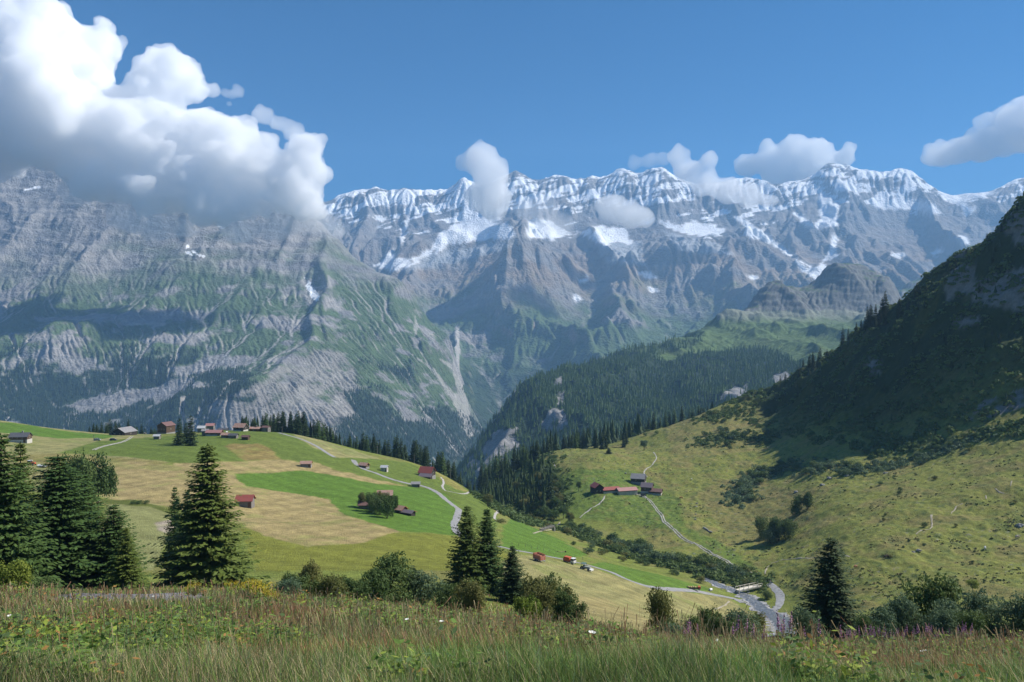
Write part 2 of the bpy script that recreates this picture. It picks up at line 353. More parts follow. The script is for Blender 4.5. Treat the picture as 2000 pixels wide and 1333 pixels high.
# steep hillside on the right
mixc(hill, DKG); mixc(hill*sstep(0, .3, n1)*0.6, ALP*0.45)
hr = np.zeros(PXg.shape)
for poly in ([(1850, 545), (1875, 512), (1900, 520), (1905, 545), (1885, 575), (1845, 590)], [(1880, 560), (1930, 540), (2010, 520), (2060, 620), (2000, 610), (1950, 600), (1900, 590)],
             [(1955, 440), (2010, 390), (2100, 330), (2100, 450), (1985, 480)], [(1870, 490), (1890, 485), (1890, 500), (1868, 505)], [(1860, 625), (1910, 618), (1915, 632), (1865, 640)],
             [(1690, 700), (1725, 705), (1720, 730), (1700, 735)]):
    hr = np.maximum(hr, inpoly(wx+n2*14, wv+n3*10, poly))
hr = blur(hr, 1)*sstep(-.45, .0, n2+0.25)
mixc(hr, ROCK*0.8)
sc_ = inpoly(wx+n2*8, wv+n3*4, [(1885, 822), (1920, 785), (1980, 765), (2100, 730), (2100, 800), (2000, 795), (1930, 818)])*sstep(-.3, 0, n2)
mixc(sc_, ROCK*0.75)
# mowing stripes on the left alp, mottling
mow = np.sin((xw*0.5+yw*0.85)/2.3+n1*2)*0.5+0.5
st = (1-right)*(Dg > 110)
mow2 = np.sin((xw*0.9-yw*0.35)/1.7+n1*3+.8*n2)*.5+.5; tanm = (C[..., 0] > C[..., 1]*1.05)*st
C *= (1+(st*(mow-0.5)*0.16+tanm*(mow2-.5)*.20)[..., None]); C *= (1+0.16*n2+0.14*n3)[..., None]
# foreground soil under the grass, gravel path
fgm = 1-sstep(50, 95, Dg); mixc(fgm, np.array([.05, .055, .02]))
pth = inpoly(PXg, Vg+n3*1.5, [(80, 1176), (130, 1160), (260, 1152), (380, 1158), (440, 1176), (300, 1180), (160, 1182)])*(Dg < 45)
mixc(pth, np.array([.20, .19, .19])*1.1)
# stream-bank gravel
stones = sstep(.0, .3, n3)
C *= 0.86
NEAR_MAT = terrain_mat("meadow_ground", 0.35, 0.26, 0.8, 0.7, scale2=2.2)
vv3 = np.stack([xw, yw, Zg], -1).reshape(-1, 3)
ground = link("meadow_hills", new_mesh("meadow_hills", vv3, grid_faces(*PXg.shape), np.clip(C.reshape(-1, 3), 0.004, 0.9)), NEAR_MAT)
tag(ground, kind="structure")
print("near", PXg.shape, time.time()-T0)

# ================================================================== FAR TERRAIN
def far_sheet(ctrl, px0, px1, D0, D1, step):
    A = np.array(ctrl, float)
    T = tps_fit(np.stack([A[:, 0]/F, np.log(A[:, 2])], 1), A[:, 1], reg=3e-5)
    U = np.arange(px0, px1+step, step); L = np.arange(math.log(D0), math.log(D1), step/F)
    pg, lg = np.meshgrid(U, L); Dq = np.exp(lg)
    v = tps_eval(T, np.stack([pg.ravel()/F, lg.ravel()], 1)).reshape(pg.shape)
    return pg, Dq, -(v-H0)/F*Dq, np.exp(L)*step/F
def cc(lst, px, *dv):
    for D, v in dv: lst.append((px, v, D))
def slope_of(z, cell):
    gy, gx = np.gradient(z); gy /= cell[:, None]; gx /= cell[:, None]
    return gx, gy, np.sqrt(gx*gx+gy*gy)

# ---- left massif
A_ = []
for p in (-700, -200, 100, 320):
    o = {-700: -20, -200: -10, 100: 0, 320: 0}[p]
    cc(A_, p, (2600, 1010+o), (2950, 960+o), (3080, 905+o), (3200, 830+o), (3600, 760+o), (3750, 700), (4300, 610), (4600, 560), (5000, 480), (5600, 360), (6000, 270), (6500, 330))
cc(A_, 470, (2600, 1010), (2950, 960), (3080, 900), (3220, 800), (3500, 745), (3800, 690), (4300, 600), (4700, 540), (5100, 470), (5500, 390), (5800, 350), (6500, 450))
cc(A_, 600, (2600, 1010), (2950, 970), (3150, 900), (3300, 810), (3600, 740), (4000, 660), (4500, 580), (4900, 510), (5200, 460), (5500, 420), (6100, 520))
cc(A_, 700, (2700, 1020), (3200, 930), (3500, 830), (3900, 730), (4300, 650), (4700, 570), (5000, 525), (5200, 503), (5700, 590), (6500, 650))
cc(A_, 780, (2700, 1020), (3300, 930), (3700, 850), (4100, 760), (4500, 670), (4800, 612), (5050, 562), (5500, 640), (6500, 680))
cc(A_, 840, (2800, 1020), (3400, 940), (3900, 840), (4300, 760), (4600, 700), (5000, 650), (5250, 620), (5700, 690), (6500, 710))
cc(A_, 885, (2900, 1020), (3500, 950), (4000, 880), (4350, 800), (4600, 752), (5000, 700), (5250, 672), (5600, 720), (6500, 790))
cc(A_, 905, (3000, 1020), (4200, 842), (4600, 778), (4850, 762), (5100, 780), (5500, 810), (6500, 860))
cc(A_, 930, (3000, 1010), (3600, 970), (4200, 870), (4600, 832), (5000, 850), (5500, 870), (6500, 900))
cc(A_, 1000, (3200, 1010), (4000, 940), (4600, 880), (5200, 890), (6500, 900))
pg, Dq, z, cell = far_sheet(A_, -520, 1000, 2700, 6450, 2.2)
x = (pg-CX)/F*Dq; y = Dq
print('massif', z.shape)
face = sstep(2950, 3400, y)
z += (ridged(x/760+0.35*fbm(x/900, y/900, 2, 60), y/2600, 3, 61)-0.45)*125*face
z += (ridged(x/230+0.3*fbm(x/300, y/300, 2, 65), y/900, 3, 66)-0.45)*17*face
# rock benches (strata)
tz = 150+60*fbm(x/1500, y/1500, 2, 70); q = (z+x*0.12)/tz; fr = q-np.floor(q); z += tz*0.2*(sstep(0.25, 0.75, fr)-fr)*sstep(-400, 0, z)*(0.5+sstep(-.3, .3, fbm(x/500, z/200, 2, 71)))
z, flow = erode(z, cell, 240000, steps=50, seed=5, ero=0.15, dep=0.08)
fl = np.log1p(blur(flow, 1)); fl = (fl-fl.mean())/fl.std()
vt = H0-z/Dq*F; slab = sstep(600, 480, vt+60*fbm(x/400, y/400, 3, 73)); zb = blur(z, 9); z = blur(z, 1); z = z*(1-slab*.72)+zb*slab*.72
z += slab*9*sstep(.2, .8, (lambda q: q-np.floor(q))((z+x*.16+45*fbm(x/300, y/300, 3, 74))/58))*sstep(-.2, .35, fbm(x/260, z/70, 3, 75))
z += fbm(x/70, y/50, 4, 77)*8
gx, gy, sl = slope_of(z, cell)
vq = H0-z/Dq*F
m1 = fbm(x/350, y/350+z/300, 5, 80); m2 = fbm(x/90, z/90+y/200, 4, 82); m3 = fbm(x/800, z/45, 4, 84)
RK = np.array([.27, .262, .255]); RKD = np.array([.15, .15, .16]); RKW = np.array([.37, .345, .32]); GA = np.array([.065, .105, .035]); FO = np.array([.018, .035, .016]); SCR = np.array([.36, .34, .315]); SN = np.array([.85, .87, .9])
RKW = RKW*.84; C = np.empty(z.shape+(3,)); C[:] = RK*.86
mixc(sstep(-.1, .35, m3)*0.6*sstep(760, 640, vq), RKW); mixc(sstep(0, .3, -m3)*0.55, RKD)
grass = sstep(460, 590, vq+m1*140)*sstep(860, 780, vq+m1*60)*sstep(1.9+.6*m2+.9*sstep(660, 740, pg), 1.05+.5*m2+.7*sstep(660, 740, pg), sl)
grass *= sstep(-.12, 0.10, m1+0.12+0.32*m2+0.26*sstep(640, 760, pg)*sstep(-.3, .1, m2+.1))
grass *= 1-0.6*sstep(300, 0, np.abs(pg-60))*sstep(600, 520, vq)
mixc(grass*0.95, GA); 
lowf = np.interp(pg, [-500, 150, 330, 480, 560, 660, 700, 840, 900, 1000], [690, 690, 680, 710, 850, 790, 735, 745, 800, 830])
forest = sstep(-10, 45, vq-lowf+m1*120+m2*30)*sstep(2.3, 1.5, sl+m2*0.8)*sstep(-.22, -.02, m1+m2*0.5+.22*sstep(660, 710, pg))
mixc(forest, FO)
cliff = sstep(1.7, 2.5, sl+0.5*m2); cliff = cliff*(1-.75*sstep(670, 740, pg)); mixc(cliff*0.8, RKW)
wall = inpoly(pg+m1*60, vq+m1*50, [(395, 900), (425, 800), (500, 775), (545, 715), (620, 690), (690, 700), (700, 770), (660, 860), (560, 900)]).astype(float)
mixc(blur(wall, 3)*sstep(-.25, .05, m2+.25*m3+.12)*.85, RKW*.86)
scree = sstep(.75, 1.6, fl)*(1-sstep(3.0, 3.6, sl)); mixc(scree*0.9*sstep(500, 600, vq), SCR*.92)
C *= (1+0.22*m2+0.18*fbm(x/40, z/30, 3, 86))[..., None]
riv = inpoly(pg+m2*3, vq, [(886, 640), (897, 632), (901, 690), (898, 725), (907, 760), (917, 800), (923, 842), (913, 842), (905, 800), (890, 755), (884, 722), (860, 706), (858, 700), (884, 712), (888, 690)])
riv = riv | inpoly(pg+m2*3, vq, [(812, 615), (818, 640), (812, 660), (808, 640)]) | inpoly(pg+m2*4, vq, [(905, 765), (926, 850), (916, 856), (884, 785), (842, 722), (800, 690), (845, 717), (889, 770)])
mixc(riv*.7, SCR*1.05)
for poly in ([(597, 545), (603, 548), (610, 562), (622, 575), (622, 586), (611, 585), (604, 572), (597, 560)], [(362, 492), (372, 490), (376, 500), (366, 500)], [(374, 488), (402, 500), (396, 503), (374, 492)],
             [(363, 478), (370, 478), (370, 485), (363, 486)], [(45, 370), (75, 362), (80, 366), (50, 376)], [(425, 440), (442, 442), (438, 448), (425, 446)], [(640, 430), (690, 470), (700, 500), (680, 480), (650, 455)]):
    mm = inpoly(pg+m2*8, vq+m2*8, poly).astype(float); mixc(mm, SN)
MASS_MAT = terrain_mat("massif_rock", 0.02, 0.22, 0.55, 22, scale2=0.09)
tag(link("rocky_massif_slope", new_mesh("massif", np.stack([x, y, z], -1).reshape(-1, 3), grid_faces(*z.shape), np.clip(C.reshape(-1, 3), .01, .95)), MASS_MAT), kind="structure")
MASSR = dict(z=z, dens=forest*(1-cliff)*(1-wall*.93)*(y > 2950)*(vq < 900), D=Dq, x=x, y=y, v=vq, m1=m1, m2=m2)
print("massif done", time.time()-T0)

# ---- snowy range with the dark spur in front of it
B_ = []
crest = [(500, 400), (600, 395), (645, 388), (680, 377), (715, 370), (735, 361), (760, 374), (790, 363), (812, 377), (835, 380), (870, 372), (890, 355), (905, 338), (925, 360), (960, 352), (1000, 338), (1022, 343), (1050, 353),
         (1100, 345), (1140, 352), (1170, 352), (1200, 336), (1217, 329), (1245, 341), (1270, 333), (1295, 329), (1320, 345), (1345, 355), (1400, 360), (1450, 349), (1480, 352), (1510, 356), (1560, 348), (1590, 340), (1610, 323), (1640, 319), (1665, 326), (1700, 329),
         (1730, 333), (1770, 332), (1795, 345), (1830, 372), (1870, 380), (1900, 376), (1940, 370), (1980, 347), (2050, 338), (2150, 350), (2300, 390)]
for p, v in crest: cc(B_, p, (9500, v))
for p in range(500, 2301, 200):
    cv = np.interp(p, [a for a, b in crest], [b for a, b in crest]); cc(B_, p, (10300, cv+45))
cc(B_, 500, (5200, 870), (6000, 760), (7000, 640), (8000, 520), (8600, 460))
cc(B_, 640, (5200, 870), (6000, 740), (7000, 620), (8000, 520), (8500, 475))
cc(B_, 740, (5200, 880), (6000, 720), (7000, 590), (7900, 520), (8400, 485), (9000, 425))
cc(B_, 800, (5100, 880), (6200, 690), (7200, 575), (7900, 515), (8500, 475), (9000, 425))
cc(B_, 860, (4850, 800), (5300, 690), (5600, 645), (6300, 612), (7300, 553), (8000, 490), (8600, 458), (9000, 415))
cc(B_, 900, (4760, 785), (5000, 742), (5400, 692), (5700, 655), (6300, 620), (7000, 578), (7500, 525), (8100, 475), (8700, 445))
cc(B_, 930, (4760, 825), (5000, 790), (5400, 742), (5800, 690), (6300, 640), (6900, 578), (7400, 522), (8000, 475))
cc(B_, 960, (4800, 860), (5500, 750), (6200, 655), (6800, 570), (7150, 510), (7600, 490), (8100, 463), (8700, 440))
cc(B_, 1040, (4700, 840), (5400, 740), (6100, 640), (6600, 560), (6950, 485), (7200, 444), (7700, 470), (8400, 445), (8900, 410))
cc(B_, 1120, (4800, 820), (5500, 720), (6200, 640), (6800, 585), (7200, 525), (7450, 485), (8200, 462), (8800, 430))
cc(B_, 1200, (4800, 800), (5500, 700), (6300, 630), (7000, 570), (7500, 510), (8000, 470), (8600, 445))
cc(B_, 1300, (4800, 780), (5500, 690), (6300, 620), (7000, 550), (7400, 480), (7650, 449), (8200, 440), (8800, 410))
cc(B_, 1400, (4800, 760), (5600, 650), (6400, 600), (7200, 520), (7700, 470), (8200, 450), (8800, 420))
cc(B_, 1500, (5000, 740), (6000, 600), (7000, 545), (7800, 490), (8300, 462), (8800, 425))
cc(B_, 1590, (5000, 740), (6000, 610), (6800, 555), (7600, 500), (8200, 460), (8800, 420))
cc(B_, 1700, (6000, 620), (7200, 540), (8000, 490), (8700, 420))
cc(B_, 1800, (6000, 620), (7400, 540), (8200, 470), (9000, 400))
cc(B_, 1880, (6000, 620), (7500, 540), (8300, 455), (9000, 405))
cc(B_, 2050, (6000, 620), (7600, 530), (8500, 440), (9000, 390))
cc(B_, 2300, (6000, 620), (7600, 530), (8500, 460))
pg, Dq, z, cell = far_sheet(B_, 520, 2260, 4750, 10200, 2.2)
x = (pg-CX)/F*Dq; y = Dq
print('range', z.shape)
crm = 1-sstep(700, 100, np.abs(y-9500))*0.8
crm *= sstep(4750, 5300, y)
z += (ridged(x/1000+0.3*fbm(x/1300, y/1300, 2, 160), y/2400, 4, 161)-0.45)*330*crm
z += (ridged(x/300+0.3*fbm(x/400, y/400, 2, 165), y/900, 3, 166)-0.45)*70*np.maximum(crm, 0.2)
tz = 170+60*fbm(x/1700, y/1700, 2, 170); q = (z+x*0.1)/tz; fr = q-np.floor(q); z += tz*0.25*(sstep(0.25, 0.75, fr)-fr)*crm
z, flow = erode(z, cell, 260000, steps=50, seed=9, ero=0.15, dep=0.08)
fl = np.log1p(blur(flow, 1)); fl = (fl-fl.mean())/fl.std()
z = blur(z, 1)
z += (fbm(x/110, y/90, 4, 177)*20+(ridged(x/170, y/360, 2, 178)-0.4)*16)*np.maximum(crm, .45)
vq = H0-z/Dq*F; gmask = np.zeros(z.shape)
for poly in ([(735, 525), (800, 470), (860, 445), (940, 425), (1010, 440), (1010, 475), (880, 490), (800, 530)], [(1030, 435), (1100, 430), (1240, 440), (1240, 480), (1080, 475)], [(1280, 430), (1420, 445), (1420, 470), (1300, 460)], [(1550, 500), (1640, 495), (1640, 535), (1595, 550)], [(1830, 370), (1960, 370), (1900, 425), (1850, 400)]):
    gmask = np.maximum(gmask, inpoly(pg, vq, poly))
gmask = blur(gmask.astype(float), 5); z = z*(1-gmask)+blur(z, 14)*gmask
gx, gy, sl = slope_of(z, cell)
m1 = fbm(x/600, y/500+z/500, 5, 180); m2 = fbm(x/150, z/150+y/400, 4, 182); m3 = fbm(x/900, z/60, 4, 184); m4 = .75*fbm((x+z*.6)/190, (z-x*.25)/34, 4, 187)+.3*fbm(x/75, z/110, 3, 188)
C = np.empty(z.shape+(3,)); C[:] = RK*0.80
mixc(sstep(-.1, .35, m3)*0.5, np.array([.24, .205, .18])); mixc(sstep(0, .3, -m3)*0.55, RKD*.85)
mixc(sstep(430, 520, vq)*sstep(-.25, .2, m1)*.75, np.array([.25, .19, .14]))
grass = sstep(545, 650, vq+m1*90+m2*40)*sstep(3.0, 1.7, sl+.4*m2)*sstep(-.3, 0, m1+.15+.3*m2); mixc(grass*.95, GA*1.1)
forest = sstep(690, 740, vq+m1*80)*sstep(2.4, 1.4, sl+m2*.5); mixc(forest*.8, FO)
scree = sstep(1.1, 2.2, fl)*sstep(2.9, 2.2, sl); mixc(scree*0.65*sstep(480, 540, vq), SCR*.9)
zl = 1290+90*m1+60*np.sin(x/800)+230*sstep(1520, 1640, pg)
snowk = sstep(-180, 520, z-zl)*sstep(3.4, 1.0, sl-0.7*m4-0.35*m2)
mixc(np.clip(sstep(0.45, 0.55, 0.62*snowk+.62*m4+1.05*fbm(x/420, (z-.3*x)/150, 4, 189)+.15*m2), 0, 1)*sstep(zl-200, zl+50, z), SN)
sn2 = np.zeros(z.shape)
for poly in ([(730, 520), (770, 490), (790, 470), (800, 430), (812, 380), (785, 365), (775, 400), (800, 400), (790, 450), (770, 500), (800, 510), (850, 480), (860, 455), (880, 440), (940, 432), (1000, 440), (1010, 462), (960, 470), (880, 478), (850, 495), (800, 520), (770, 530)],
             [(1030, 440), (1045, 425), (1090, 440), (1120, 460), (1160, 445), (1220, 445), (1235, 475), (1180, 478), (1130, 455), (1080, 468), (1030, 465)],
             [(1280, 435), (1330, 455), (1385, 465), (1420, 455), (1415, 445), (1350, 430), (1330, 442), (1300, 430)],
             [(1430, 420), (1450, 425), (1500, 460), (1540, 490), (1560, 510), (1590, 525), (1615, 500), (1620, 470), (1640, 460), (1630, 500), (1605, 515), (1635, 530), (1595, 548), (1565, 530), (1550, 505), (1500, 475), (1450, 460), (1460, 450)],
             [(1830, 375), (1870, 380), (1960, 372), (1900, 388), (1885, 395), (1910, 410), (1890, 425), (1870, 400), (1850, 395)],
             [(1550, 415), (1565, 420), (1590, 440), (1605, 430), (1600, 400), (1595, 370), (1620, 385), (1640, 400), (1635, 440), (1600, 450), (1570, 440)],
             [(1690, 395), (1760, 385), (1830, 400), (1840, 420), (1780, 410), (1720, 410)],
             [(900, 440), (905, 400), (890, 365), (905, 340), (920, 370), (960, 400), (980, 430), (940, 440)],
             [(1115, 583), (1125, 576), (1140, 585), (1125, 590)], [(1262, 560), (1280, 562), (1290, 570), (1265, 568)], [(1240, 530), (1265, 530), (1290, 545), (1260, 542)], [(1735, 497), (1760, 490), (1775, 502), (1750, 503)],
             [(1815, 495), (1840, 485), (1845, 495), (1825, 502)], [(1868, 462), (1885, 460), (1895, 475), (1880, 478)], [(1130, 545), (1150, 540), (1148, 550), (1128, 552)], [(1460, 540), (1482, 541), (1484, 545), (1460, 545)]):
    sn2 = np.maximum(sn2, inpoly(pg+m2*10+m4*6, vq+m4*10+m2*5, poly))
sn2 = blur(sn2.astype(float), 1)*sstep(-.75, -.5, m4+0.12)
mixc(sn2, SN)
ice = inpoly(pg+m2*14, vq+m4*8, [(740, 525), (850, 495), (960, 475), (1010, 470), (980, 490), (900, 510), (800, 530)])|inpoly(pg+m2*14, vq+m4*8, [(1160, 480), (1250, 470), (1260, 520), (1190, 515)])|inpoly(pg+m2*14, vq+m4*8, [(1290, 450), (1400, 475), (1440, 500), (1330, 490)])
mixc(blur(ice.astype(float), 2)*0.6*(1-sn2), np.array([.42, .46, .5]))
riv = inpoly(pg+m2*2, vq, [(888, 640), (896, 632), (899, 690), (896, 725), (905, 760), (915, 800), (921, 840), (914, 840), (908, 800), (893, 755), (886, 720), (860, 704), (890, 706)])
mixc(riv*0.9, SCR*1.2)
isn = (C[..., 2] > .6)*.75; C *= (1+(0.22*m2+0.16*m4)*(1-isn))[..., None]
RANGE_MAT = terrain_mat("range_rock", 0.012, 0.14, 0.6, 40, scale2=0.05)
tag(link("snowy_mountain_range", new_mesh("range", np.stack([x, y, z], -1).reshape(-1, 3), grid_faces(*z.shape), np.clip(C.reshape(-1, 3), .01, .95)), RANGE_MAT), kind="structure")
print("range done", time.time()-T0)

# ---- middle forest ridge with the rocky butte
E_ = []
cc(E_, 840, (1250, 1060), (1600, 1040), (2000, 1000), (2300, 985), (2600, 1010), (4300, 1100))
cc(E_, 885, (1250, 1050), (1600, 1020), (1950, 960), (2150, 918), (2350, 940), (2800, 1000), (4300, 1100))
cc(E_, 930, (1250, 1020), (1600, 980), (1900, 925), (2050, 880), (2200, 868), (2400, 890), (2900, 990), (4300, 1080))
cc(E_, 950, (2280, 822), (1800, 930), (2100, 850), (2600, 880))
cc(E_, 1000, (1200, 1000), (1600, 930), (1900, 885), (2050, 830), (2380, 775), (2700, 810), (3300, 900), (4300, 1000))
cc(E_, 1100, (1200, 950), (1600, 890), (1850, 855), (2000, 810), (2300, 760), (2650, 724), (2900, 745), (3500, 830), (4300, 950))
cc(E_, 1200, (1200, 920), (1600, 870), (1900, 830), (2400, 750), (2950, 694), (3200, 710), (3800, 800), (4300, 900))
cc(E_, 1330, (1200, 900), (1700, 830), (2200, 770), (2700, 710), (3250, 659), (3500, 675), (4000, 740), (4300, 800))
cc(E_, 1400, (1200, 880), (1700, 815), (2200, 755), (2700, 700), (3200, 655), (3450, 630), (3700, 650), (4300, 760))
cc(E_, 1425, (3550, 604), (3300, 640), (3800, 640))
cc(E_, 1500, (1200, 860), (1700, 800), (2150, 755), (2400, 712), (2900, 670), (3400, 630), (3600, 612), (3700, 572), (3800, 557), (4050, 590), (4300, 700))
cc(E_, 1590, (1200, 860), (1700, 800), (2150, 750), (2400, 705), (2900, 665), (3400, 628), (3650, 608), (3780, 568), (3880, 555), (4150, 590), (4300, 690))
cc(E_, 1640, (1700, 800), (2400, 705), (3400, 625), (3680, 602), (3800, 560), (3920, 520), (4200, 570), (4300, 680))
cc(E_, 1690, (2400, 705), (3400, 622), (3690, 600), (3800, 560), (3920, 531), (4200, 570), (4300, 680))
cc(E_, 1735, (3400, 620), (3700, 600), (3820, 565), (3920, 546), (4200, 580))
cc(E_, 1760, (2400, 700), (3400, 618), (3700, 602), (3950, 592), (4200, 610), (4300, 680))
cc(E_, 1900, (1200, 860), (1700, 790), (2400, 700), (3400, 615), (3900, 595), (4300, 660))
cc(E_, 2200, (1200, 860), (1700, 790), (2400, 700), (3400, 615), (3900, 595), (4300, 660))
pg, Dq, z, cell = far_sheet(E_, 840, 2150, 1250, 4250, 2.4)
x = (pg-CX)/F*Dq; y = Dq
amp = sstep(1250, 1700, y)
z += amp*((ridged(x/330, y/500, 4, 260)-0.45)*55+fbm(x/120, y/120, 4, 262)*18)
tz = 34; q = (z+x*0.06+20*fbm(x/200, y/200, 3, 265))/tz; fr = q-np.floor(q); z += tz*0.4*(sstep(0.3, 0.7, fr)-fr)*sstep(3500, 3650, y)
z, flow = erode(z, cell, 90000, steps=40, seed=19, ero=0.12)
z += amp*fbm(x/25, y/25, 3, 270)*4
gx, gy, sl = slope_of(z, cell); vq = H0-z/Dq*F
m1 = fbm(x/260, y/260, 5, 280); m2 = fbm(x/60, z/60+y/90, 4, 282); m3 = fbm(x/30, z/18, 4, 284)
C = np.empty(z.shape+(3,)); C[:] = GA*np.array([1.25, 1.2, 1.1])
mixc(sstep(0, .35, m1)*0.4, np.array([.12, .14, .055]))
woods = inpoly(pg+m1*25, vq+m1*16, [(840, 1100), (840, 860), (930, 790), (1000, 760), (1100, 715), (1190, 690), (1240, 690), (1300, 705), (1390, 690), (1440, 682), (1500, 684), (1540, 700), (1565, 716), (1700, 730), (2200, 740), (2200, 1100)])
woods2 = inpoly(pg+m1*30, vq+m2*10, [(1180, 690), (1260, 675), (1340, 660), (1380, 665), (1330, 685), (1270, 700)])
dens = np.clip(woods*1.0+woods2*0.45, 0, 1)
mixc(np.clip(dens, 0, 1)*0.95, FO*1.1)
rk = np.zeros(z.shape)
for poly in ([(1050, 835), (1075, 800), (1100, 800), (1115, 835), (1085, 850)], [(935, 885), (960, 845), (1010, 835), (1010, 870), (960, 900)], [(1400, 780), (1420, 765), (1455, 750), (1465, 775), (1430, 785)], [(1505, 745), (1520, 725), (1545, 730), (1550, 750), (1520, 755)],
             [(1085, 740), (1098, 735), (1102, 790), (1090, 790)]):
    rk = np.maximum(rk, inpoly(pg+m2*8, vq+m3*10, poly)*sstep(-.3, 0, m3+.1))
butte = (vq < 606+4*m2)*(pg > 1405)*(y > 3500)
cl = sstep(0.35, 0.7, sl+.25*m2)*butte
cliff2 = sstep(1.3, 1.9, sl)*(~butte)
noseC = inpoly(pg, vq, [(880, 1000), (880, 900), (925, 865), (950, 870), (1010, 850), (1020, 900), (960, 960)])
rk = np.maximum(rk, noseC*sstep(.0, .35, m3+.3*m2)*.8); mixc(noseC*.7, FO*1.3+RKD*.25)  # nose darkened with forest and rock tones: its shade is put into the colour
mixc(np.clip(np.maximum(rk, cl*0.9), 0, 1), RK*.85); mixc(cl*sstep(0, .3, m3)*0.7, RKD*.6)
talus = sstep(635, 612, vq+m2*8)*sstep(600, 606, vq)*(pg > 1400)*(y > 3200); mixc(talus*0.55, SCR*.8)
C *= ((1+0.2*m2+0.2*m3)*(1-.3*butte))[..., None]  # butte darkened as a whole, its shadow side painted into the colour
RIDGE_MAT = terrain_mat("ridge_ground", 0.05, 0.2, 0.5, 6, scale2=0.25)
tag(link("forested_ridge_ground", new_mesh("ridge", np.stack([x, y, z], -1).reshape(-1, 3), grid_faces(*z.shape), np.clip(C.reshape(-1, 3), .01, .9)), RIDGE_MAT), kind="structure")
RIDGE = dict(px0=840.0, step=2.4, L0=math.log(1250), z=z, dens=np.where(rk > .3, 0, dens), D=Dq, x=x, y=y, v=vq, m1=m1, m2=m2)
# ---- blue shoulder behind the butte
F_ = []
for p, v in ((1500, 640), (1650, 612), (1740, 573), (1800, 541), (1835, 515), (1870, 489), (1920, 480), (2000, 462), (2200, 440)):
    cc(F_, p, (5500, v), (5000, v+35), (4400, v+95), (5900, v+40))
pg, Dq, z, cell = far_sheet(F_, 1500, 2200, 4420, 5900, 3)
x = (pg-CX)/F*Dq; y = Dq
z += (ridged(x/260, y/400, 4, 360)-.45)*45*sstep(5600, 5100, y)
tz = 70; q = z/tz; fr = q-np.floor(q); z += tz*0.5*(sstep(0.3, 0.7, fr)-fr)
z, flow = erode(z, cell, 30000, steps=30, seed=29); gx, gy, sl = slope_of(z, cell)
C = np.empty(z.shape+(3,)); C[:] = GA; mixc(sstep(.8, 1.3, sl), RK*.7)
tag(link("rocky_shoulder", new_mesh("shoulder", np.stack([x, y, z], -1).reshape(-1, 3), grid_faces(*z.shape), C.reshape(-1, 3)), RIDGE_MAT), kind="structure")
print("ridge done", time.time()-T0)

# ================================================================== VEGETATION
def quads_mesh(name, V4, smooth=False):
    V4 = np.asarray(V4, np.float32); n = len(V4)
    return new_mesh(name, V4.reshape(-1, 3), np.arange(n*4).reshape(-1, 4), smooth=smooth)
def tube_pts(path, radii, k=6):
    """tapered tube; returns verts, quad faces"""
    path = [Vector(p) for p in path]; V = []; Fc = []
    for i, p in enumerate(path):
        d = (path[min(i+1, len(path)-1)]-path[max(i-1, 0)]).normalized()
        a = d.orthogonal().normalized(); b = d.cross(a)
        for j in range(k):
            t = 2*math.pi*j/k; V.append(p+(a*math.cos(t)+b*math.sin(t))*radii[i])
    for i in range(len(path)-1):
        for j in range(k): Fc.append((i*k+j, i*k+(j+1) % k, (i+1)*k+(j+1) % k, (i+1)*k+j))
    return V, Fc
def trunk_mesh(name, h, r, limbs=(), bend=0.0):
    V, Fc = tube_pts([(0, 0, -0.05*h), (bend*.3, 0, h*.3), (bend, bend*.4, h*.7), (bend*1.2, 0, h)], [r*1.15, r*.8, r*.45, r*.08], 7)
    for pth, rr in limbs:
        v2, f2 = tube_pts(pth, rr, 5); o = len(V); V += v2; Fc += [tuple(i+o for i in f) for f in f2]
    return new_mesh(name, np.array([tuple(v) for v in V]), np.array(Fc))
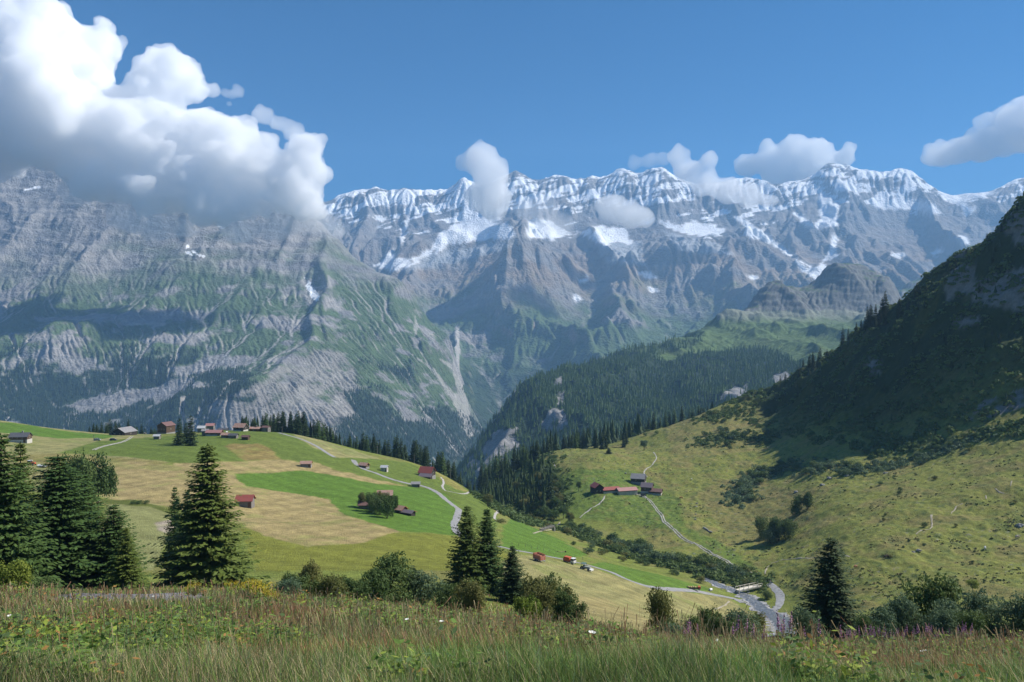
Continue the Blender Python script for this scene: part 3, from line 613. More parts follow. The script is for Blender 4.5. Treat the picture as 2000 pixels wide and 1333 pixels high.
def spruce_crown(name, h, r, whorls, nb, ns, seed, size, bare=0.04, gap=0.12, quadf=1.0):
    rs = np.random.RandomState(seed); Q = []
    for w in range(whorls):
        t = bare+(1-bare)*(w+rs.uniform(-.3, .3))/whorls; t = min(max(t, 0.02), 0.985)
        Lb = r*((1-t)**(0.82, 0.62, 0.70)[seed % 3])*(0.93+0.12*rs.randn()*0.6)+0.012*h
        if t < 0.08: Lb *= 0.88+t*1.5
        for b in range(nb if t < .85 else max(4, nb-3)):
            if rs.rand() < gap: continue
            a = 2*math.pi*(b/nb)+rs.uniform(-.4, .4)+w*1.3
            L = Lb*rs.uniform(0.6, 1.15); n = max(2, int(ns*(0.35+0.65*(1-t))))
            s = (np.arange(n)+rs.uniform(.2, .9, n))/n; s = 0.12+0.88*s
            droop = L*(0.16+0.22*(1-t)); up = L*0.10
            zz = h*t+L*0.10*s*(t*2.2)-droop*s+up*s**3*2.0
            ca, sa = math.cos(a), math.sin(a)
            for side in (-1, 1):
                jl = rs.uniform(.7, 1.3, n); sz = size*jl*(1.15-0.55*s)*(0.45+0.55*(1-t))
                off = side*sz*0.42
                cx = ca*L*s-sa*off; cy = sa*L*s+ca*off; cz = zz-0.15*sz+rs.uniform(-.12, .12, n)*size
                ang = a+side*(0.75+rs.uniform(-.3, .3, n)); ux = np.cos(ang); uy = np.sin(ang); uz = -0.35+rs.uniform(-.25, .25, n)
                tw = rs.uniform(-0.9, 0.9, n)
                px_, py_ = -np.sin(ang)*np.cos(tw), np.cos(ang)*np.cos(tw); pz_ = np.sin(tw)
                A = np.stack([cx-ux*sz*.5, cy-uy*sz*.5, cz-uz*sz*.5], 1); B = np.stack([cx+ux*sz*.75, cy+uy*sz*.75, cz+uz*sz*.75], 1)
                Pp = np.stack([px_, py_, pz_], 1)*(sz*.30*quadf)[:, None]; M_ = (A+B)/2
                Q.append(np.stack([A, M_-Pp, B, M_+Pp], 1))
    # leader tip
    for k in range(8):
        a = k*0.8; z0 = h*(0.955+0.005*k); q = size*0.35
        Q.append(np.array([[[0, 0, z0-q*.3], [math.cos(a)*q*.5, math.sin(a)*q*.5, z0], [0, 0, z0+q], [-math.sin(a)*q*.2, math.cos(a)*q*.2, z0+q*.3]]]))
    return quads_mesh(name, np.concatenate(Q))
def leafy_crown(name, lobes, n, size, seed, flat=0.8):
    """lobes: (x, y, z, r, squash). leaf clumps spread through and over irregular lobes, with twiggy outliers"""
    rs = np.random.RandomState(seed); Q = []
    vol = np.array([l[3]**2 for l in lobes]); cnt = (n*vol/vol.sum()).astype(int)+4
    for (x, y, z, r, sq), c in zip(lobes, cnt):
        d = rs.randn(c, 3); d /= np.linalg.norm(d, axis=1)[:, None]; d[:, 2] = np.where(d[:, 2] < -0.5, -d[:, 2], d[:, 2])
        bump = 1+0.26*np.sin(d[:, 0]*5+x*3+seed)*np.cos(d[:, 1]*4+z)+0.20*np.sin(d[:, 2]*9+d[:, 0]*7+seed)
        rad = r*bump*(0.55+0.5*rs.rand(c)**0.45)
        p = np.array([x, y, z])+d*rad[:, None]*np.array([1, 1, sq])
        sz = size*rs.uniform(.6, 1.35, c)
        nrm = d+rs.randn(c, 3)*0.75; nrm /= np.linalg.norm(nrm, axis=1)[:, None]
        ref = rs.randn(c, 3); a = np.cross(nrm, ref); a /= np.linalg.norm(a, axis=1)[:, None]; b = np.cross(nrm, a)
        a *= sz[:, None]*.5; b *= sz[:, None]*.5*flat
        Q.append(np.stack([p-a, p-b*rs.uniform(.6, 1, (c, 1)), p+a, p+b*rs.uniform(.6, 1, (c, 1))], 1))
    return quads_mesh(name, np.concatenate(Q))
BARK = simple_mat("bark", (.075, .055, .04), 0.95, 0.35, 6, bump=0.5)
BARKP = simple_mat("pale_bark", (.30, .27, .23), 0.9, 0.25, 6)
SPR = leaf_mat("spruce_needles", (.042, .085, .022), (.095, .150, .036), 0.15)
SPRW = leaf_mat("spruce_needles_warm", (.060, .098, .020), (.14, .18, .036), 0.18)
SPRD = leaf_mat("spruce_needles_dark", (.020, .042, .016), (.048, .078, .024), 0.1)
LEAFG = leaf_mat("alder_leaves", (.065, .115, .034), (.14, .19, .058), 0.3)
LEAFB = leaf_mat("willow_leaves", (.085, .14, .075), (.17, .23, .115), 0.3)
LEAFY = leaf_mat("yellow_green_leaves", (.14, .20, .03), (.26, .30, .05), 0.3)
LEAFO = leaf_mat("olive_leaves", (.11, .13, .035), (.22, .215, .07), 0.3)

NEARV = []     # detailed spruces (unit: 20 m high, 5 m radius)
for k in range(3):
    NEARV.append((trunk_mesh("trunk_big", 19.6, 0.30), spruce_crown("crown_big", 20, 5.2, 46, 12, 17, 42+k, 0.78, bare=0.015, gap=0.14)))
MIDV = []
for k in range(5):
    MIDV.append((trunk_mesh("trunk_mid", 19, 0.28), spruce_crown("crown_mid", 20, 4.0, 24, 8, 6, 60+k, 1.5, bare=0.03+0.02*(k % 2), gap=0.08, quadf=1.3)))
PROTO = {}
def spawn_tree(kind, v, trunk, crown, tmat, cmat, loc, sx, sz, rot, label, cat, group=None):
    key = (kind, v, cmat.name)
    if key not in PROTO:
        r = bpy.data.objects.new(kind, None); COL.objects.link(r)
        tm = trunk.copy() if len(trunk.materials) else trunk; tm = trunk
        a = link("trunk", tm, tmat, r)
        cm = crown.copy(); cm.materials.clear(); cm.materials.append(cmat)
        b = link("crown", cm, cmat, r); PROTO[key] = (r, a, b); o = r
    else:
        r, a, b = PROTO[key]; o = r.copy(); COL.objects.link(o)
        for c in (a, b):
            d = c.copy(); COL.objects.link(d); d.parent = o
    o.location = loc; o.scale = (sx, sx, sz); o.rotation_euler = (0, 0, rot)
    for q in ("label", "category", "group", "kind"):
        if q in o: del o[q]
    tag(o, label, cat, group); return o
def near_spruce(px, D, top, rpx, label, v=0, mat=None, sink=0.3, group="large spruces on the near slope"):
    g = G(px, D); base = H0-g.z/D*F; h = (base-top)/F*D+sink
    return spawn_tree("spruce_tree", v, *NEARV[v], BARK, mat or SPR, g-Vector((0, 0, sink)), rpx/F*D/4.1, h/20, random.uniform(0, 6.28), label, "spruce", group)
near_spruce(405, 110, 866, 96, "tall full spruce standing alone at left centre, its base behind the near grass", 0, SPRW)
near_spruce(112, 96, 888, 108, "broad dark spruce second from the left edge, widest of its clump", 1)
near_spruce(2, 84, 846, 92, "big spruce cut off by the left edge of the view", 2)
near_spruce(40, 104, 862, 58, "slim spruce tip rising just right of the left edge spruce", 0, SPRW)
near_spruce(165, 104, 925, 72, "rounded spruce filling the right side of the left clump", 2)
near_spruce(222, 98, 985, 62, "shorter spruce at the right foot of the left clump", 1)
near_spruce(246, 92, 1030, 40, "small young spruce at the far right of the left clump", 0, SPRW)
near_spruce(341, 150, 950, 26, "small bluish spruce just left behind the tall lone spruce", 1)
near_spruce(366, 146, 958, 34, "second small spruce tucked against the left side of the tall lone spruce", 2)
near_spruce(912, 124, 988, 46, "pointed spruce, left one of the pair at centre below the road bend", 1, SPRW)
near_spruce(951, 126, 992, 46, "pointed spruce, right one of the pair at centre below the road bend", 0)
near_spruce(1001, 112, 1066, 37, "short dark cone shaped spruce right of the centre pair", 2, SPRD)
near_spruce(1623, 108, 1050, 66, "dark spruce standing by itself near the stream at lower right", 1, SPRD)
def mid_spruce(px, D, top, rpx, label, group, mat=None, g=None, h=None):
    v = random.randrange(5)
    if g is None: g = G(px, D)
    base = H0-g.z/g.y*F
    if h is None: h = max((base-top)/F*g.y, 5)
    return spawn_tree("spruce_tree", 10+v, *MIDV[v], BARK, mat or SPRD, g-Vector((0, 0, .4)), max(rpx/F*g.y, h*0.225)/4.2, h/20, random.uniform(0, 6.28), label, "spruce", group)
mid_spruce(350, 470, 815, 14, "left spruce of the dark pair standing before the village houses", "spruce pair before the village")
mid_spruce(373, 465, 810, 16, "right spruce of the dark pair standing before the village houses", "spruce pair before the village")
mid_spruce(363, 478, 824, 11, "small middle spruce between the dark pair before the village houses", "spruce pair before the village")
mid_spruce(1189, 672, 874, 8, "lone small dark spruce on the knoll above the red roofed farmhouse", None)
mid_spruce(1074, 560, 922, 15, "tallest dark spruce at the right edge of the ravine wood", None)
def stand(n, pxs, tops, Ds, hs, label, group, seed, mat=None, rk=(.17, .24)):
    rs = np.random.RandomState(seed)
    for i in range(n):
        px = rs.uniform(pxs[0], pxs[-1]); D = rs.uniform(*Ds); tp_ = np.interp(px, pxs, tops)
        g = G(px, D); base = H0-g.z/D*F; h = (base-tp_)/F*D*rs.uniform(.72, 1.03)
        h = min(max(h, hs[0]), hs[1])
        mid_spruce(px, D, 0, 0, label, group, mat if mat else (SPRD if rs.rand() < .7 else SPR), g, h)
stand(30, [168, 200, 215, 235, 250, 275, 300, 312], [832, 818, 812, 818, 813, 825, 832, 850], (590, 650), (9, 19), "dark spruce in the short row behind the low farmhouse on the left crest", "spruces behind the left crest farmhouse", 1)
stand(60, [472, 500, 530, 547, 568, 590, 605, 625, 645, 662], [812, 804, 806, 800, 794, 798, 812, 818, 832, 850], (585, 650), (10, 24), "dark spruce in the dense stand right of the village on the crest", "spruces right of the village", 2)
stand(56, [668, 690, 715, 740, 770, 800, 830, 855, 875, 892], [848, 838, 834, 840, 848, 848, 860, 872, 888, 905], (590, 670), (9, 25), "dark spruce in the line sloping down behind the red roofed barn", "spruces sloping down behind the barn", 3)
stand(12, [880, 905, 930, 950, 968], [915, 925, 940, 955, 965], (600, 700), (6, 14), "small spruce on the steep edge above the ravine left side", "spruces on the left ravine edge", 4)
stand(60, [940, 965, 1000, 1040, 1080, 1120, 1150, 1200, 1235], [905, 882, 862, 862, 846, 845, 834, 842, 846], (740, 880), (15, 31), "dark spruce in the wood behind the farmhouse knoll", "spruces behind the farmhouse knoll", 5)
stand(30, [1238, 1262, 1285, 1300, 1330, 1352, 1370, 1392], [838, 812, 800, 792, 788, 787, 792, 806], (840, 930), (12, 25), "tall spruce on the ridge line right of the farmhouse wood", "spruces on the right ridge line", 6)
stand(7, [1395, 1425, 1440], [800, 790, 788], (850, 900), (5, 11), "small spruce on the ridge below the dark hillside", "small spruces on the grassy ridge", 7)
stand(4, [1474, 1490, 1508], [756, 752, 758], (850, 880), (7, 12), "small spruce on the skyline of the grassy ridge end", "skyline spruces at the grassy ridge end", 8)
rs = np.random.RandomState(9)
cp = [1520, 1560, 1600, 1650, 1700, 1728, 1760, 1800, 1840, 1880, 1920, 1960, 1995]; cD = [840, 815, 790, 745, 720, 712, 695, 672, 662, 657, 645, 632, 615]
for i in range(46):
    px = rs.uniform(1520, 1885) if i < 40 else rs.uniform(1885, 1990); D = np.interp(px, cp, cD)-rs.uniform(0, 26)
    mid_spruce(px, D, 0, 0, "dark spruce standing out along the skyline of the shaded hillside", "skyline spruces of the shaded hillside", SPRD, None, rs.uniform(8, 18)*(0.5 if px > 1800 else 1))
mid_spruce(1729, 705, 0, 0, "tallest spruce on the skyline of the shaded hillside", None, SPRD, None, 22)
mid_spruce(1791, 672, 0, 0, "slim spruce on the skyline near the top of the shaded hillside", None, SPRD, None, 12)
for i in range(22):
    px = rs.uniform(1540, 1990); D = np.interp(px, cp, cD)-rs.uniform(30, 130)
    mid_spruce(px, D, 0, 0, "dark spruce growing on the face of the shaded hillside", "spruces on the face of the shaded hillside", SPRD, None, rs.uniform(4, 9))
print("spruces", time.time()-T0)

# forests on the middle ridge and on the massif: masses of small low cones
def cones(name, x, y, z, h, rw, seed, mat, label, levels=((0.02, 1.0, 0.46), (0.28, .78, 0.70), (0.52, .5, 1.0)), k=5):
    rs = np.random.RandomState(seed); m = len(x); r = h*rs.uniform(rw*.85, rw*1.15, m); a0 = rs.uniform(0, 6.28, m); V = []
    for li, (z0, rr, z1) in enumerate(levels):
        for q in range(k):
            a = a0+2*math.pi*q/k+li*.6; rj = r*rr*rs.uniform(.7, 1.2, m)
            V.append(np.stack([x+np.cos(a)*rj, y+np.sin(a)*rj, z+h*(z0+rs.uniform(-.03, .03, m))], 1))
        V.append(np.stack([x, y, z+h*z1], 1))
    V = np.stack(V, 1); nv = V.shape[1]; T = np.array([(li*(k+1)+q, li*(k+1)+(q+1) % k, li*(k+1)+k) for li in range(len(levels)) for q in range(k)])
    Fc = (np.arange(m)[:, None, None]*nv+T[None]).reshape(-1, 3)
    print(name, m); return tag(link(name, new_mesh(name, V.reshape(-1, 3), Fc, smooth=False), mat), label, "forest", kind="stuff")
def forest_mass(R, n, dmax, wk, sparse_on, seed, label, mat):
    rs = np.random.RandomState(seed); Rr, Cc = R["z"].shape; i = rs.randint(2, Rr-2, n); j = rs.randint(2, Cc-2, n)
    d = R["dens"][i, j]*(0.75+0.5*(R["m2"][i, j] > -0.1))
    if sparse_on: d = np.maximum(d, (R["v"][i, j] > 612)*sstep(0.05, .3, R["m1"][i, j]+R["m2"][i, j]*.6)*0.05*(R["D"][i, j] < 3600))
    w = (R["D"][i, j]/dmax)**2*wk; keep = rs.rand(n) < np.clip(d, 0, 1)*np.clip(w, 0.25, 1); i = i[keep]; j = j[keep]; m = len(i)
    x = R["x"][i, j]+rs.uniform(-3, 3, m); y = R["y"][i, j]+rs.uniform(-3, 3, m)
    cones("forest", x, y, R["z"][i, j], rs.uniform(13, 26, m)*np.where(R["dens"][i, j] > .3, 1, .6), .17, seed, mat, label)
forest_mass(RIDGE, 60000, 4200, 3.2, True, 5, "dense dark spruce forest covering the middle ridge above the valley", SPR)
forest_mass(MASSR, 90000, 4000, 2.0, False, 6, "dark forest patches clinging to the lower cliffs of the left massif", SPRD)

# ---- bushes and broadleaf trees
BUSH = []
for k in range(5):
    rs = np.random.RandomState(200+k)
    lob = [(0, 0, .8, .9, .85)]+[(rs.uniform(-.75, .75), rs.uniform(-.75, .75), rs.uniform(.45, 1.15), rs.uniform(.4, .65), .9) for _ in range(5)]
    BUSH.append((trunk_mesh("stem", 1.0, 0.05, [([(0, 0, .1), (.4, .2, .7), (.6, .3, 1.1)], [.03, .02, .008]), ([(0, 0, .1), (-.35, .2, .6), (-.6, -.1, 1.0)], [.03, .02, .008])]), leafy_crown("bush_crown", lob, 900, .19, 300+k)))
BIG = []
for k in range(4):
    rs = np.random.RandomState(230+k)
    lob = [(0, 0, .85, .75, 1)]+[(rs.uniform(-.8, .8), rs.uniform(-.6, .6), rs.uniform(.35, 1.35), rs.uniform(.28, .55), .95) for _ in range(10)]
    BIG.append((trunk_mesh("stem", 1.2, 0.05, [([(0, 0, .1), (.4, .2, .8), (.6, .3, 1.3)], [.03, .02, .008]), ([(0, 0, .1), (-.35, .2, .7), (-.6, -.1, 1.3)], [.03, .02, .008])]), leafy_crown("shrub_crown", lob, 7500, .085, 330+k)))
TREEV = []
for k in range(3):
    rs = np.random.RandomState(260+k); lob = [(0, 0, 1.55, .7, 1)]+[(rs.uniform(-.6, .6), rs.uniform(-.6, .6), rs.uniform(1.0, 2.0), rs.uniform(.3, .5), .95) for _ in range(9)]
    TREEV.append((trunk_mesh("tree_trunk", 1.7, 0.06, [([(0, 0, .6), (.35, .2, 1.1), (.55, .3, 1.6)], [.035, .02, .008]), ([(0, 0, .7), (-.35, .2, 1.2), (-.5, -.1, 1.7)], [.035, .02, .008])]), leafy_crown("tree_crown", lob, 5000, .10, 360+k)))
def bush(g, r, h, label, group=None, mat=None, kind="bush", v=None, big=False, cat="bush", rot=None):
    S = BIG if big else BUSH
    if kind == "broadleaf_tree":
        v = random.randrange(3); return spawn_tree(kind, 300+v, *TREEV[v], BARK, mat or LEAFG, g-Vector((0, 0, .1)), r/1.05, h/2.35, random.uniform(0, 6.28), label, cat, group)
    if v is None: v = random.randrange(len(S))
    return spawn_tree(kind, (200 if big else 100)+v, *S[v], BARK, mat or LEAFG, g-Vector((0, 0, .1*h)), r/1.15, h/1.65, random.uniform(0, 6.28) if rot is None else rot, label, cat, group)
def bush_px(px, vb, rpx, hpx, label, group=None, mat=None, **kw):
    g = P(px, vb); k = g.y/F; return bush(g, rpx*k, hpx*k, label, group, mat, **kw)
rs = np.random.RandomState(77)
def scatter(n, line, spread, rr, label, group, mats, hf=(0.8, 1.3), **kw):
    L = np.array(line, float); t = rs.uniform(0, len(L)-1, n)
    for q in t:
        i = int(q); f = q-i; px = L[i, 0]*(1-f)+L[min(i+1, len(L)-1), 0]*f+rs.randn()*spread[0]; v = L[i, 1]*(1-f)+L[min(i+1, len(L)-1), 1]*f+rs.randn()*spread[1]
        g = P(px, v); r = rs.uniform(*rr); bush(g, r, r*rs.uniform(*hf)*1.35, label, group, mats[rs.randint(len(mats))], **kw)
scatter(72, [(1095, 1032), (1150, 1050), (1200, 1066), (1260, 1083), (1320, 1098), (1380, 1112), (1430, 1122), (1475, 1140)], (6, 6), (2.0, 4.4), "grey green alder bush in the thicket lining the stream", "alder bushes lining the stream", [LEAFG, LEAFB, LEAFG, LEAFO])
scatter(20, [(1120, 1062), (1180, 1082), (1250, 1098), (1320, 1118), (1400, 1135)], (6, 4), (1.2, 2.4), "low bush on the near side of the stream thicket", "low bushes by the stream", [LEAFG, LEAFB, LEAFO])
scatter(40, [(985, 905), (1000, 950), (1020, 980), (1050, 1000), (1070, 1010)], (24, 14), (3, 5.5), "dark broadleaf tree in the ravine wood at centre", "broadleaf trees in the ravine wood", [LEAFG, SPR, LEAFG, LEAFO], (1.0, 1.7), kind="broadleaf_tree", cat="tree")
scatter(26, [(1010, 920), (1050, 930), (1075, 950), (1080, 985)], (14, 12), (3, 5), "light topped broadleaf tree on the ravine wood edge", "broadleaf trees on the ravine wood edge", [LEAFG, LEAFB, LEAFO], (1.0, 1.6), kind="broadleaf_tree", cat="tree")
scatter(14, [(1000, 1010), (1040, 1018), (1085, 1028)], (12, 5), (1.5, 2.8), "low shrub between the ravine wood and the small footbridge", "shrubs near the small footbridge", [LEAFG, LEAFO])
scatter(22, [(1445, 975), (1455, 945), (1480, 925), (1520, 915)], (12, 10), (2.5, 4.2), "rounded grey green bush left end of the hillside thicket", "bushes at the left end of the hillside thicket", [LEAFB, LEAFG])
scatter(40, [(1500, 918), (1560, 912), (1620, 915), (1680, 918), (1730, 912)], (12, 7), (2.0, 3.6), "grey green bush in the thicket at the foot of the shaded hillside", "bushes at the foot of the shaded hillside", [LEAFB, LEAFG, LEAFB])
scatter(30, [(1750, 905), (1800, 892), (1850, 872), (1900, 858)], (12, 6), (1.6, 3), "sunlit bush in the strip where hillside and pasture meet", "bushes on the hillside and pasture border", [LEAFB, LEAFG])
scatter(22, [(1375, 860), (1420, 850), (1470, 850), (1400, 875), (1440, 870)], (16, 8), (2.2, 3.8), "dark bush on the slope above the farm pasture", "bushes above the farm pasture", [LEAFG, LEAFB, SPR])
scatter(8, [(1380, 815), (1430, 800), (1470, 790)], (20, 8), (1.6, 2.8), "low bush on the grassy ridge top", "low bushes on the ridge top", [LEAFG, LEAFO])
scatter(12, [(1220, 850), (1255, 848), (1300, 842)], (14, 6), (2, 3.4), "broadleaf bush at the foot of the ridge spruces", "bushes below the ridge spruces", [LEAFG])
scatter(14, [(1640, 945), (1700, 960), (1780, 930), (1850, 925), (1700, 1020), (1900, 1000), (1600, 940)], (40, 14), (0.8, 1.7), "small scrubby bush dotted on the sunny pasture", "small bushes on the sunny pasture", [LEAFO, LEAFG])
for px, vb, r, h, m in ((1492, 1052, 20, 42, LEAFG), (1520, 1056, 22, 46, LEAFG), (1540, 1050, 18, 38, LEAFG), (1505, 1062, 20, 30, LEAFB)):
    bush_px(px, vb, r, h, "large rounded bush in the clump above the track bend", "clump of large bushes above the track", m, big=True)
for px, vb, r, h in ((1556, 1005, 16, 36), (1578, 995, 15, 34)):
    bush_px(px, vb, r, h, "dark rounded tree in the pair below the hillside thicket", "pair of rounded trees below the thicket", SPR, big=True)
bush_px(1130, 960, 7, 20, "small round tree standing left of the red roofed farmhouse", None, LEAFG, kind="broadleaf_tree", cat="tree")
bush_px(1258, 880, 9, 20, "pale broadleaf tree where the path leaves the knoll top", None, LEAFB, kind="broadleaf_tree", cat="tree")
for px, vb, r, h, m in ((742, 1006, 22, 44, LEAFG), (728, 1000, 18, 38, LEAFG), (707, 992, 13, 32, LEAFO), (756, 1013, 18, 44, SPR), (770, 1000, 12, 34, SPR), (735, 992, 14, 34, LEAFO)):
    bush_px(px, vb, r, h, "tall dark bush in the clump hiding a hut on the bright green field", "tree clump hiding the hut", m, big=True)
for px, D, r, top in ((150, 235, 36, 886), (192, 240, 34, 884), (118, 238, 28, 896)):
    g = G(px, D); h = (H0-g.z/D*F-top)/F*D
    bush(g, r/F*D*1.1, h, "round crowned broadleaf tree rising behind the left spruce clump", "broadleaf trees behind the left spruces", LEAFG, kind="broadleaf_tree", big=True, cat="tree")
for px in (260, 272, 285): bush_px(px, 985, 7, 8, "tiny bush in the hedge strip between the two mown fields", "hedge strip bushes", LEAFG)
bush_px(978, 1022, 13, 9, "low brown bush at the end of the curving footpath", None, LEAFO)
# near shrubs, at the edge of the near slope
def shrub(px, D, top, rpx, label, mat, vb=None, **kw):
    g = G(px, D); base = H0-g.z/D*F; return bush(g, rpx/F*D*1.25, max((base-top)/F*D, .5), label, kw.pop("group", None), mat, big=True, **kw)
shrub(762, 88, 1092, 50, "large dark green shrub at lower centre, left of the centre spruces", LEAFG)
shrub(722, 84, 1112, 34, "dark shrub joined to the left side of the largest centre shrub", LEAFG)
shrub(828, 90, 1112, 38, "dark bluish shrub right of the largest centre shrub", LEAFB)
shrub(610, 74, 1092, 26, "thin upright shrub left of the dark centre shrubs", LEAFO)
shrub(655, 70, 1120, 30, "sparse brownish shrub between the thin shrub and the dark shrubs", LEAFO)
shrub(560, 66, 1128, 30, "low grey green shrub at the right foot of the tall lone spruce", LEAFB)
shrub(915, 62, 1128, 30, "yellowing shrub in front of the centre pair of spruces", LEAFO)
shrub(1068, 70, 1122, 42, "loose olive shrub right of the short cone shaped spruce", LEAFO)
shrub(1110, 66, 1152, 30, "dense round shrub at the right end of the centre shrubs", LEAFG)
shrub(1030, 58, 1160, 26, "pale green shrub below the short cone shaped spruce", LEAFY)
shrub(1292, 72, 1148, 32, "tall pale willow bush above the grey rock", LEAFO)
shrub(1306, 62, 1208, 22, "small dark bush directly under the tall pale willow bush", LEAFG)
shrub(1350, 66, 1200, 24, "low round bush between the pale willow and the stream bushes", LEAFG)
shrub(1388, 72, 1182, 26, "upright green bush left of the stream bend", LEAFG)
shrub(1455, 70, 1192, 40, "broad bluish green bush beside the stream", LEAFB)
shrub(1470, 92, 1196, 24, "yellow green bush on the left bank of the stream", LEAFO)
shrub(1720, 62, 1188, 38, "blue green shrub right of the dark lone spruce", LEAFB)
shrub(1800, 74, 1122, 56, "largest round shrub at lower right", LEAFG)
shrub(1765, 68, 1160, 40, "shrub on the left shoulder of the largest round shrub", LEAFB)
shrub(1860, 66, 1175, 42, "shrub on the right shoulder of the largest round shrub", LEAFB)
shrub(1925, 62, 1165, 40, "blue green leafy shrub near the right edge", LEAFB)
shrub(1978, 60, 1158, 42, "blue green leafy shrub cut off by the right edge", LEAFB)
shrub(1583, 84, 1192, 30, "grey green bush on the right bank of the stream", LEAFB)
shrub(12, 60, 1092, 36, "green shrub at the left edge under the big spruces", LEAFY)
shrub(50, 62, 1118, 34, "dark shrub right of the one at the left edge", LEAFG)
g = P(1498, 1170); bush(g, 3.2, 4.0, "round bush on the tip of land beside the wooden bridge", None, LEAFG, big=True)
g = P(1900, 1158); bush(g, 2.6, 4.6, "small light green tree alone on the pasture above the right shrubs", None, LEAFY, kind="broadleaf_tree", big=True, cat="tree")
g = P(1735, 1088); bush(g, 1.9, 1.5, "brown scrubby bush beside the cattle on the pasture", None, LEAFO)
for px, D, top, r, m, lb in ((585, 70, 1118, 30, LEAFG, "low dark green shrub between the tall spruce and the thin upright shrub"), (690, 80, 1128, 28, LEAFG, "low shrub just left of the dark centre shrubs"), (870, 74, 1138, 28, LEAFG, "low shrub right of the dark bluish centre shrub"),
    (1085, 76, 1132, 34, LEAFG, "green shrub behind the loose olive shrub"), (1045, 62, 1140, 30, LEAFO, "ragged olive shrub directly right of the short cone spruce"), (1330, 58, 1222, 28, LEAFB, "low grey green bush right under the pale willow bush"), (1420, 64, 1205, 26, LEAFG, "low leafy bush between the two stream bushes"),
    (1690, 58, 1205, 26, LEAFG, "low dark bush hugging the right foot of the lone dark spruce"), (1895, 60, 1190, 34, LEAFG, "leafy shrub filling the gap near the right edge"), (1835, 60, 1185, 32, LEAFB, "low shrub in front of the largest round shrub")):
    shrub(px, D, top, r, lb, m)
def tussocks():
    rs = np.random.RandomState(66); n = 26000; px = rs.uniform(1060, 2150, n); D = np.exp(rs.uniform(math.log(255), math.log(760), n)); hl, rt = near_masks(px, D)
    x = (px-CX)/F*D; y = D; m = fbm(x/22, y/22, 3, 95)+.5*fbm(x/5, y/5, 2, 96); k = (rt > .9) & (hl < .3) & (m > -.02) & (rs.rand(n) < .06+.6*sstep(0.05, .4, m)); px, D, x, y = px[k], D[k], x[k], y[k]; n = len(px); z = near_z(px, D); q = 9
    R_ = rs.uniform(.18, .75, n)**1.3; d = rs.randn(n, q, 3); d /= np.linalg.norm(d, axis=2)[..., None]; d[..., 2] = np.abs(d[..., 2]); p = np.stack([x, y, z], 1)[:, None]+d*R_[:, None, None]*np.array([1, 1, .55])
    a = rs.randn(n, q, 3); a /= np.linalg.norm(a, axis=2)[..., None]; b = np.cross(a, d); b /= np.linalg.norm(b, axis=2)[..., None]; s = (R_*.6)[:, None, None]
    t = rs.rand(n, 1); base = np.where(t < .4, np.array([.13, .15, .04]), np.where(t < .75, np.array([.09, .12, .035]), np.array([.27, .22, .09]))); c = np.repeat(base, q*4, 0)*rs.uniform(.8, 1.2, (n*q*4, 1)); Q = np.stack([p-a*s, p-b*s, p+a*s, p+b*s], 2).reshape(-1, 4, 3)
    mt, nt, lk, bs = nodes_of("tussock_grass"); at = N(nt, "ShaderNodeAttribute"); at.attribute_name = "Col"; lk.new(at.outputs["Color"], bs.inputs["Base Color"]); bs.inputs["Roughness"].default_value = .9
    tag(link("tussocks", new_mesh("tussocks", Q.reshape(-1, 3), np.arange(len(Q)*4).reshape(-1, 4), c, smooth=False), mt), "rough grass tussocks and dwarf shrubs dotted over the right hand pastures", "tussocks", kind="stuff")
tussocks()
# scrub covering the shaded hillside: one mass
def scrub_mass():
    rs = np.random.RandomState(31); n = 5200; px = rs.uniform(1400, 2250, n); D = hill_base(px)+rs.uniform(-5, 260, n)
    z = near_z(px, D); x = (px-CX)/F*D; y = D
    m = fbm(x/30, y/30, 3, 90); k = (m > -0.16) & (rs.rand(n) < .95); x, y, z, m = x[k], y[k], z[k], m[k]; n = len(x)
    q = 26; R_ = rs.uniform(1.2, 3.2, n); d = rs.randn(n, q, 3); d /= np.linalg.norm(d, axis=2)[..., None]; d[..., 2] = np.abs(d[..., 2])
    p = np.stack([x, y, z], 1)[:, None]+d*R_[:, None, None]*np.array([1, 1, .75])
    a = rs.randn(n, q, 3); a /= np.linalg.norm(a, axis=2)[..., None]; b = np.cross(a, d); b /= np.linalg.norm(b, axis=2)[..., None]
    s = (R_*.34)[:, None, None]; Q = np.stack([p-a*s, p-b*s, p+a*s, p+b*s], 2).reshape(-1, 4, 3)
    tag(link("hillside_scrub", quads_mesh("hillside_scrub", Q), LEAFG), "dark green scrub covering the shaded hillside at right", "scrub", kind="stuff")
scrub_mass()
